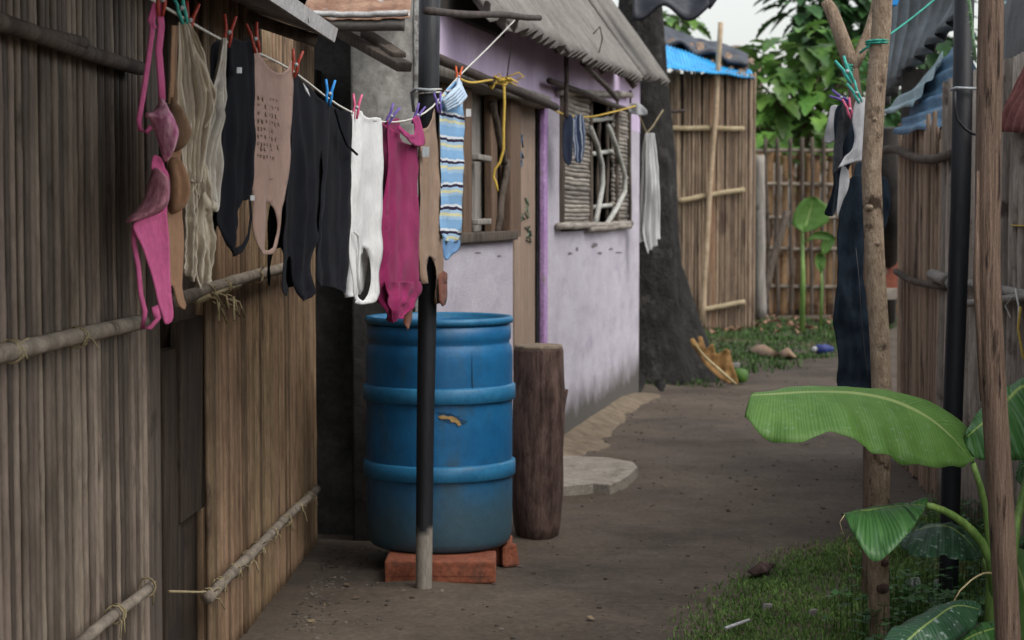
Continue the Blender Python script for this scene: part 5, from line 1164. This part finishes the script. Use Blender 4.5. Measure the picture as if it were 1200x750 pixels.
# ------------------------------------------------------------------ right poles
rp = thing('drain_pipe', G(1111, 697), 'tall black plastic pipe standing in herbs behind the banana leaves', 'pipe')
a, b = G(1111, 697), P(1131, -60, 6.95); MB().tube([a-V((0, 0, .1)), a, a.lerp(b, .3), a.lerp(b, .6)+V((.008, 0, 0)), b], [.036, .036, .037, .037, .037], 20).build('pipe', M['pipe'], rp)
MB().tube([P(1115, 105, 6.9), P(1120, 103, 6.86), P(1146, 104, 6.88)], .006, 6).build('wire_tie', M['wire'], rp)
MB().tube([V(c) for c in catmull([tuple(P(x, y, 6.85)) for x, y in ((1119,107),(1119,125),(1122,140),(1131,151),(1141,157),(1152,158),(1172,157))], False, .03)], .006, 6).build('cable', M['cable'], rp)
mb = MB(); mb.tube([V(c) for c in catmull([tuple(P(x, y, 6.8)) for x, y in ((1134,-10),(1138,20),(1140,45),(1143,70))], False, .03)], .007, 5)
for k in range(14): mb.tube([P(1136+k*.5, k*6, 6.8), P(1136+k*.5+random.uniform(-6, 6), k*6+random.uniform(-3, 9), 6.78)], .002, 3)
mb.build('frayed_green_rope', mat('frayed green rope', (.08,.15,.07), (.2,.3,.18), 20), rp)
tp = thing('thick_post', G(1182, 800), 'thick brown barked post at the right edge before the banana plant', 'post')
pts = [G(1187, 830)-V((0, 0, .1))]+[P(x, y, 5.28) for x, y in ((1185, 830), (1179, 700), (1171, 560), (1162, 420), (1157, 300), (1158, 180), (1160, 80), (1162, -20), (1163, -90))]
dn = [V(c) for c in catmull([tuple(p) for p in pts], False, .05)]
MB().tube(dn, [.038*(1-.1*i/len(dn))*(1+.07*noise.noise(V((i*.35, 0, 7)))) for i in range(len(dn))], 18).build('trunk', M['barkr'], tp)
mb = MB(); mb.tube([P(1146, 200, 5.24), P(1144, 330, 5.24), P(1150, 470, 5.24)], [.004, .010, .004], 5); mb.build('bark_strip', M['barkr'], tp)
kp = thing('straight_pole', G(1030, 745), 'pale knotty upright pole holding the green line beside the jeans', 'pole')
pts = [G(1031, 752)-V((0, 0, .1))]+[P(x, y, 6.12) for x, y in ((1031, 752), (1029, 650), (1031, 560), (1034, 480), (1031, 400), (1025, 300), (1021, 200), (1026, 110), (1033, 30), (1036, -40), (1038, -90))]
dn = [V(c) for c in catmull([tuple(p) for p in pts], False, .05)]
MB().tube(dn, [.0355*(1-.12*i/len(dn))*(1+.08*noise.noise(V((i*.3, 0, 3)))) for i in range(len(dn))], 16).build('trunk', M['bark'], kp)
for (x, y, r) in ((1019, 243, .013), (1028, 285, .01), (1036, 660, .014), (1034, 690, .02), (1025, 140, .008)):
    MB().lathe(P(x, y, 6.09)-V((0, 0, r)), [(.001, 0), (r, r*.5), (r*1.1, r), (r, r*1.6), (.001, r*2)], 10, lambda a, z: .1*math.sin(a*3)).build('knot', M['log'] if y > 600 else M['bark'], kp)
fk = thing('forked_pole', G(1017, 692), 'slender forked pole behind the straight pole carrying pegged clothes', 'pole')
pts = [G(1018, 697)-V((0, 0, .1))]+[P(x, y, 6.85) for x, y in ((1018, 697), (1020, 560), (1018, 420), (1012, 300), (1006, 200), (1002, 110), (997, 72))]
dn = [V(c) for c in catmull([tuple(p) for p in pts], False, .06)]; MB().tube(dn, [.028*(1-.15*i/len(dn)) for i in range(len(dn))], 14).build('trunk', M['barkr'], fk)
MB().tube([P(998, 80, 6.85), P(992, 60, 6.85), P(983, 35, 6.86), P(974, 12, 6.87), P(967, 0, 6.87)], [.028, .029, .027, .025, .020], 12).build('fork_arm', M['bark'], fk)
MB().tube([P(999, 80, 6.85), P(1008, 62, 6.86), P(1018, 38, 6.87), P(1026, 10, 6.88), P(1030, -30, 6.9)], [.022, .022, .02, .018, .016], 12).build('fork_arm', M['bark'], fk)
mb = MB()
for k in range(16): mb.tube([P(990+.4*k, 72+4*math.sin(k*1.7)+k*1.5, 6.80), P(1000-.3*k, 78+5*math.cos(k*2.1)+k, 6.80)], .003, 4)
mb.build('twine', M['grope'], fk)
mb = MB(); gl = [P(1008, 62, 6.2), P(1018, 54, 6.1), P(1040, 42, 6.5), P(1070, 20, 7.0), P(1098, -3, 7.5), P(1130, -30, 8)]
mb.tube([V(c) for c in catmull([tuple(p) for p in gl], False, .05)], .0042, 5)
for k in range(16):
    a = k*.8; c = P(1028, 53, 6.12); mb.tube([c+V((.038*math.cos(a), .038*math.sin(a), .001*k)), c+V((.038*math.cos(a+.8), .038*math.sin(a+.8), .001*k))], .004, 4)
tag(mb.build('green_line', M['grope']), 'thin green line tied round the straight pole', 'line')
mb = MB(); mb.bevbox(P(1046, 2, 6.6), (.02, 0, 0), (0, .01, 0), (.006, 0, .016), .005, 3, .004); tag(mb.build('blue_clip', M['pegblue']), 'small bright blue clip on the green line at the top', 'clip')

# clothes on the forked pole
CY = 6.70
jd = V((1, .35, 0))
def J(px, py, dy=0): return P(px, py, CY+dy)
jn = thing('dark_jeans', J(1000, 300), 'dark denim trousers hanging long from the forked pole', 'jeans', 'clothes on the forked pole')
cloth([(985,225),(1000,205),(1014,215),(1016,260),(1010,300),(1013,350),(1017,400),(1023,440),(1025,460),(1005,461),(986,458),(984,420),(980,390),(976,375),(978,340),(981,300),(982,260)], J(1000, 220), jd, seed=50, fold=.03, fl=.10, flen=.5, bulge=.03, step=(3, 4)).build('leg', M['denim'], jn)
cloth([(1000,196),(1016,190),(1030,205),(1040,215),(1038,262),(1024,300),(1016,286),(1008,270),(1002,240)], J(1010, 220, .10), jd, seed=51, fold=.03, fl=.08, bulge=.03, step=(3, 4)).build('leg', M['denim'], jn)
MB().tube([J(1003, 290, -.05), J(1007, 330, -.055), J(1009, 370, -.05), J(1013, 410, -.045), J(1019, 455, -.04)], .0016, 5).build('seam', M['charcoal'], jn)
dj = thing('dark_shorts', J(985, 190, -.05), 'black shorts bunched over the jeans on the forked pole', 'shorts', 'clothes on the forked pole')
cloth([(978,130),(990,120),(998,130),(1000,170),(992,200),(986,225),(981,250),(966,252),(968,236),(972,205),(975,170)], J(985, 150, -.04), jd, seed=52, fold=.03, fl=.06, bulge=.03, step=(3, 4)).build('cloth', M['denim'], dj)
cloth([(983,128),(992,122),(996,140),(989,168),(984,195),(974,206),(976,180),(980,155)], J(985, 150, -.09), jd, seed=53, fold=.03, fl=.04, bulge=.02, step=(2.5, 3)).build('waistband', M['charcoal'], dj)
g1 = cloth([(974,124),(982,126),(983,150),(976,166),(967,167),(968,150),(971,135)], J(975, 140, .03), jd, seed=54, fold=.02, fl=.05, bulge=.02, step=(2.5, 3)); tag(g1.build('pale_sock', M['grayc']), 'small pale grey cloth pinned leftmost on the forked pole', 'cloth', 'clothes on the forked pole')
g2 = cloth([(1000,120),(1007,114),(1013,124),(1013,160),(1012,185),(1000,190),(985,195),(979,197),(986,186),(996,176),(1000,160),(997,140)], J(1000, 150, -.13), jd, seed=55, fold=.025, fl=.05, bulge=.02, step=(2.5, 3)); tag(g2.build('gray_cloth', M['grayc']), 'pale grey cloth flaring across the top of the jeans', 'cloth', 'clothes on the forked pole')
g3 = cloth([(986,196),(993,200),(994,215),(988,235),(983,254),(979,248),(982,225)], J(986, 215, -.12), jd, seed=56, fold=.015, fl=.04, bulge=.015, step=(2.5, 3)); tag(g3.build('pale_strip', M['grayc']), 'narrow pale cloth end dangling left of the jeans', 'cloth', 'clothes on the forked pole')
peg_proto(M['pegteal'], J(992, 84, -.1), -.5, .0, 'upper teal peg in the crotch of the forked pole', 1.35)
peg_proto(M['pegteal'], J(1003, 109, -.14), -.45, .0, 'lower teal peg over the pale grey cloth', 1.1)
peg_proto(M['pegpur'], J(985, 115, -.12), -1.1, .1, 'lilac peg lying sideways over the black shorts', 1.0)
peg_proto(M['pegpink'], J(995, 128, -.14), -.3, .1, 'pink peg under the lilac one on the forked pole', 1.0)

# ------------------------------------------------------------------ banana plant in front
bn = thing('banana_plant', (P(1170, 700, 5.75).x, 5.75, 0), 'leafy banana plant with one broad bright leaf behind the thick brown post', 'plant')
stem_pts = [V((P(1172, 700, 5.75).x, 5.75, 0)), P(1170, 740, 5.75), P(1166, 680, 5.75), P(1163, 640, 5.75)]
MB().tube(stem_pts, [.06, .045, .03, .02], 14).build('stem', M['stem'], bn)
def stalk(pl, r, m='stem'):
    pts = [V(c) for c in catmull([tuple(P(*p)) for p in pl], False, .03)]; n = len(pts)
    MB().tube(pts, [r[0]+(r[1]-r[0])*i/(n-1) for i in range(n)], 10).build('leaf_stalk', M[m], bn)
def leaf(mid, e1, e2, m, ripple=.012, cup=.0, seed=0, ns=8):
    mb = MB(); leaf3(mb, [P(*p) for p in mid], [P(*p) for p in e1], [P(*p) for p in e2], 60, ns, ripple, cup, seed); return mb.build('leaf', M[m], bn, True, .0012)
stalk([(1166,700,5.74),(1161,650,5.72),(1156,600,5.70),(1149,570,5.68),(1140,543,5.66)], (.014, .009))
leaf([(1140,543,5.66),(1118,515,5.66),(1085,488,5.66),(1045,469,5.65),(1000,460,5.62),(950,459,5.58),(910,461,5.54),(880,463,5.50)],
     [(1140,543,5.66),(1112,546,5.55),(1080,543,5.48),(1045,537,5.42),(1015,525,5.38),(990,514,5.36),(972,508,5.36),(955,515,5.34),(935,522,5.32),(910,517,5.32),(888,504,5.34),(872,490,5.40)],
     [(1140,543,5.66),(1146,522,5.80),(1139,500,5.88),(1115,482,5.92),(1080,470,5.90),(1040,462,5.86),(990,457,5.80),(940,456,5.72),(905,458,5.62),(880,462,5.52)], 'banana', .03, .06, 1)
stalk([(1168,720,5.74),(1162,660,5.72),(1150,635,5.70),(1128,612,5.66),(1105,598,5.62),(1086,592,5.58)], (.016, .010))
leaf([(1086,592,5.58),(1065,592,5.54),(1040,594,5.50),(1012,598,5.46),(986,602,5.42)],
     [(1086,592,5.58),(1078,606,5.42),(1066,622,5.34),(1052,640,5.30),(1038,652,5.28),(1019,656,5.28),(1004,632,5.30),(996,615,5.34),(988,603,5.42)],
     [(1086,592,5.58),(1088,584,5.62),(1070,590,5.62),(1040,594,5.58),(1012,598,5.52),(986,602,5.42)], 'bananad', .02, .1, 2)
leaf([(1152,655,5.85),(1140,640,5.86),(1125,625,5.87),(1108,616,5.88),(1085,618,5.88),(1052,628,5.86)],
     [(1152,655,5.85),(1135,655,5.78),(1110,652,5.72),(1085,652,5.70),(1065,648,5.72),(1050,630,5.84)],
     [(1152,655,5.85),(1152,638,5.92),(1140,622,5.95),(1120,614,5.96),(1085,614,5.94),(1052,626,5.88)], 'bananaw', .02, .03, 3)
stalk([(1164,690,5.8),(1158,672,5.82),(1152,655,5.85)], (.012, .008))
stalk([(1164,672,5.70),(1152,672,5.62),(1138,680,5.56),(1125,692,5.52),(1118,704,5.50)], (.004, .002), 'drystem')
leaf([(1225,470,5.9),(1200,452,5.85),(1178,470,5.8),(1152,495,5.75),(1132,512,5.7)],
     [(1225,470,5.9),(1230,530,5.75),(1200,540,5.70),(1165,538,5.68),(1140,535,5.68),(1130,520,5.70)],
     [(1225,470,5.9),(1215,440,6.0),(1190,447,5.95),(1160,470,5.88),(1138,494,5.78),(1131,510,5.70)], 'bananad', .02, .08, 4)
stalk([(1185,720,5.7),(1188,640,5.72),(1196,590,5.78),(1210,540,5.85),(1225,470,5.9)], (.016, .01))
leaf([(1150,715,5.60),(1120,710,5.5),(1095,725,5.40),(1070,745,5.32),(1040,775,5.25)],
     [(1150,715,5.60),(1140,735,5.45),(1115,752,5.36),(1085,770,5.30),(1050,785,5.25),(1040,778,5.25)],
     [(1150,715,5.60),(1145,705,5.66),(1118,705,5.62),(1085,717,5.52),(1045,738,5.40),(1030,760,5.30),(1036,774,5.25)], 'bananaw', .02, .10, 5)
leaf([(1175,735,5.55),(1160,738,5.48),(1140,745,5.42),(1105,765,5.36)], [(1175,735,5.55),(1170,760,5.45),(1140,772,5.38),(1105,768,5.36)], [(1175,735,5.55),(1168,728,5.6),(1140,735,5.52),(1105,762,5.38)], 'bananad', .015, .1, 6)
leaf([(1180,640,5.85),(1195,670,5.7),(1205,720,5.55),(1200,780,5.4)], [(1180,640,5.85),(1172,690,5.75),(1178,740,5.6),(1200,782,5.4)], [(1180,640,5.85),(1225,655,5.7),(1240,720,5.5),(1204,785,5.38)], 'banana', .015, .05, 7)
leaf([(1190,560,6.0),(1200,545,6.0),(1215,535,6.0),(1240,530,6.0)], [(1190,560,6.0),(1198,570,5.95),(1220,575,5.9),(1240,535,6.0)], [(1190,560,6.0),(1195,540,6.05),(1215,528,6.05),(1240,528,6.0)], 'bananad', .01, .05, 8)
mb = MB()
for pl in ([(990,603),(984,612),(987,622),(990,630)], [(998,625),(992,632),(995,645),(1000,652)], [(996,640),(994,656),(998,668)]):
    mb.tube([V(c) for c in catmull([tuple(P(x, y, 5.38)) for x, y in pl], False, .02)], .0013, 4)
mb.build('leaf_fibre', M['drystem'], bn)

for o in COL.objects:
    if '_w' in o: del o['_w']
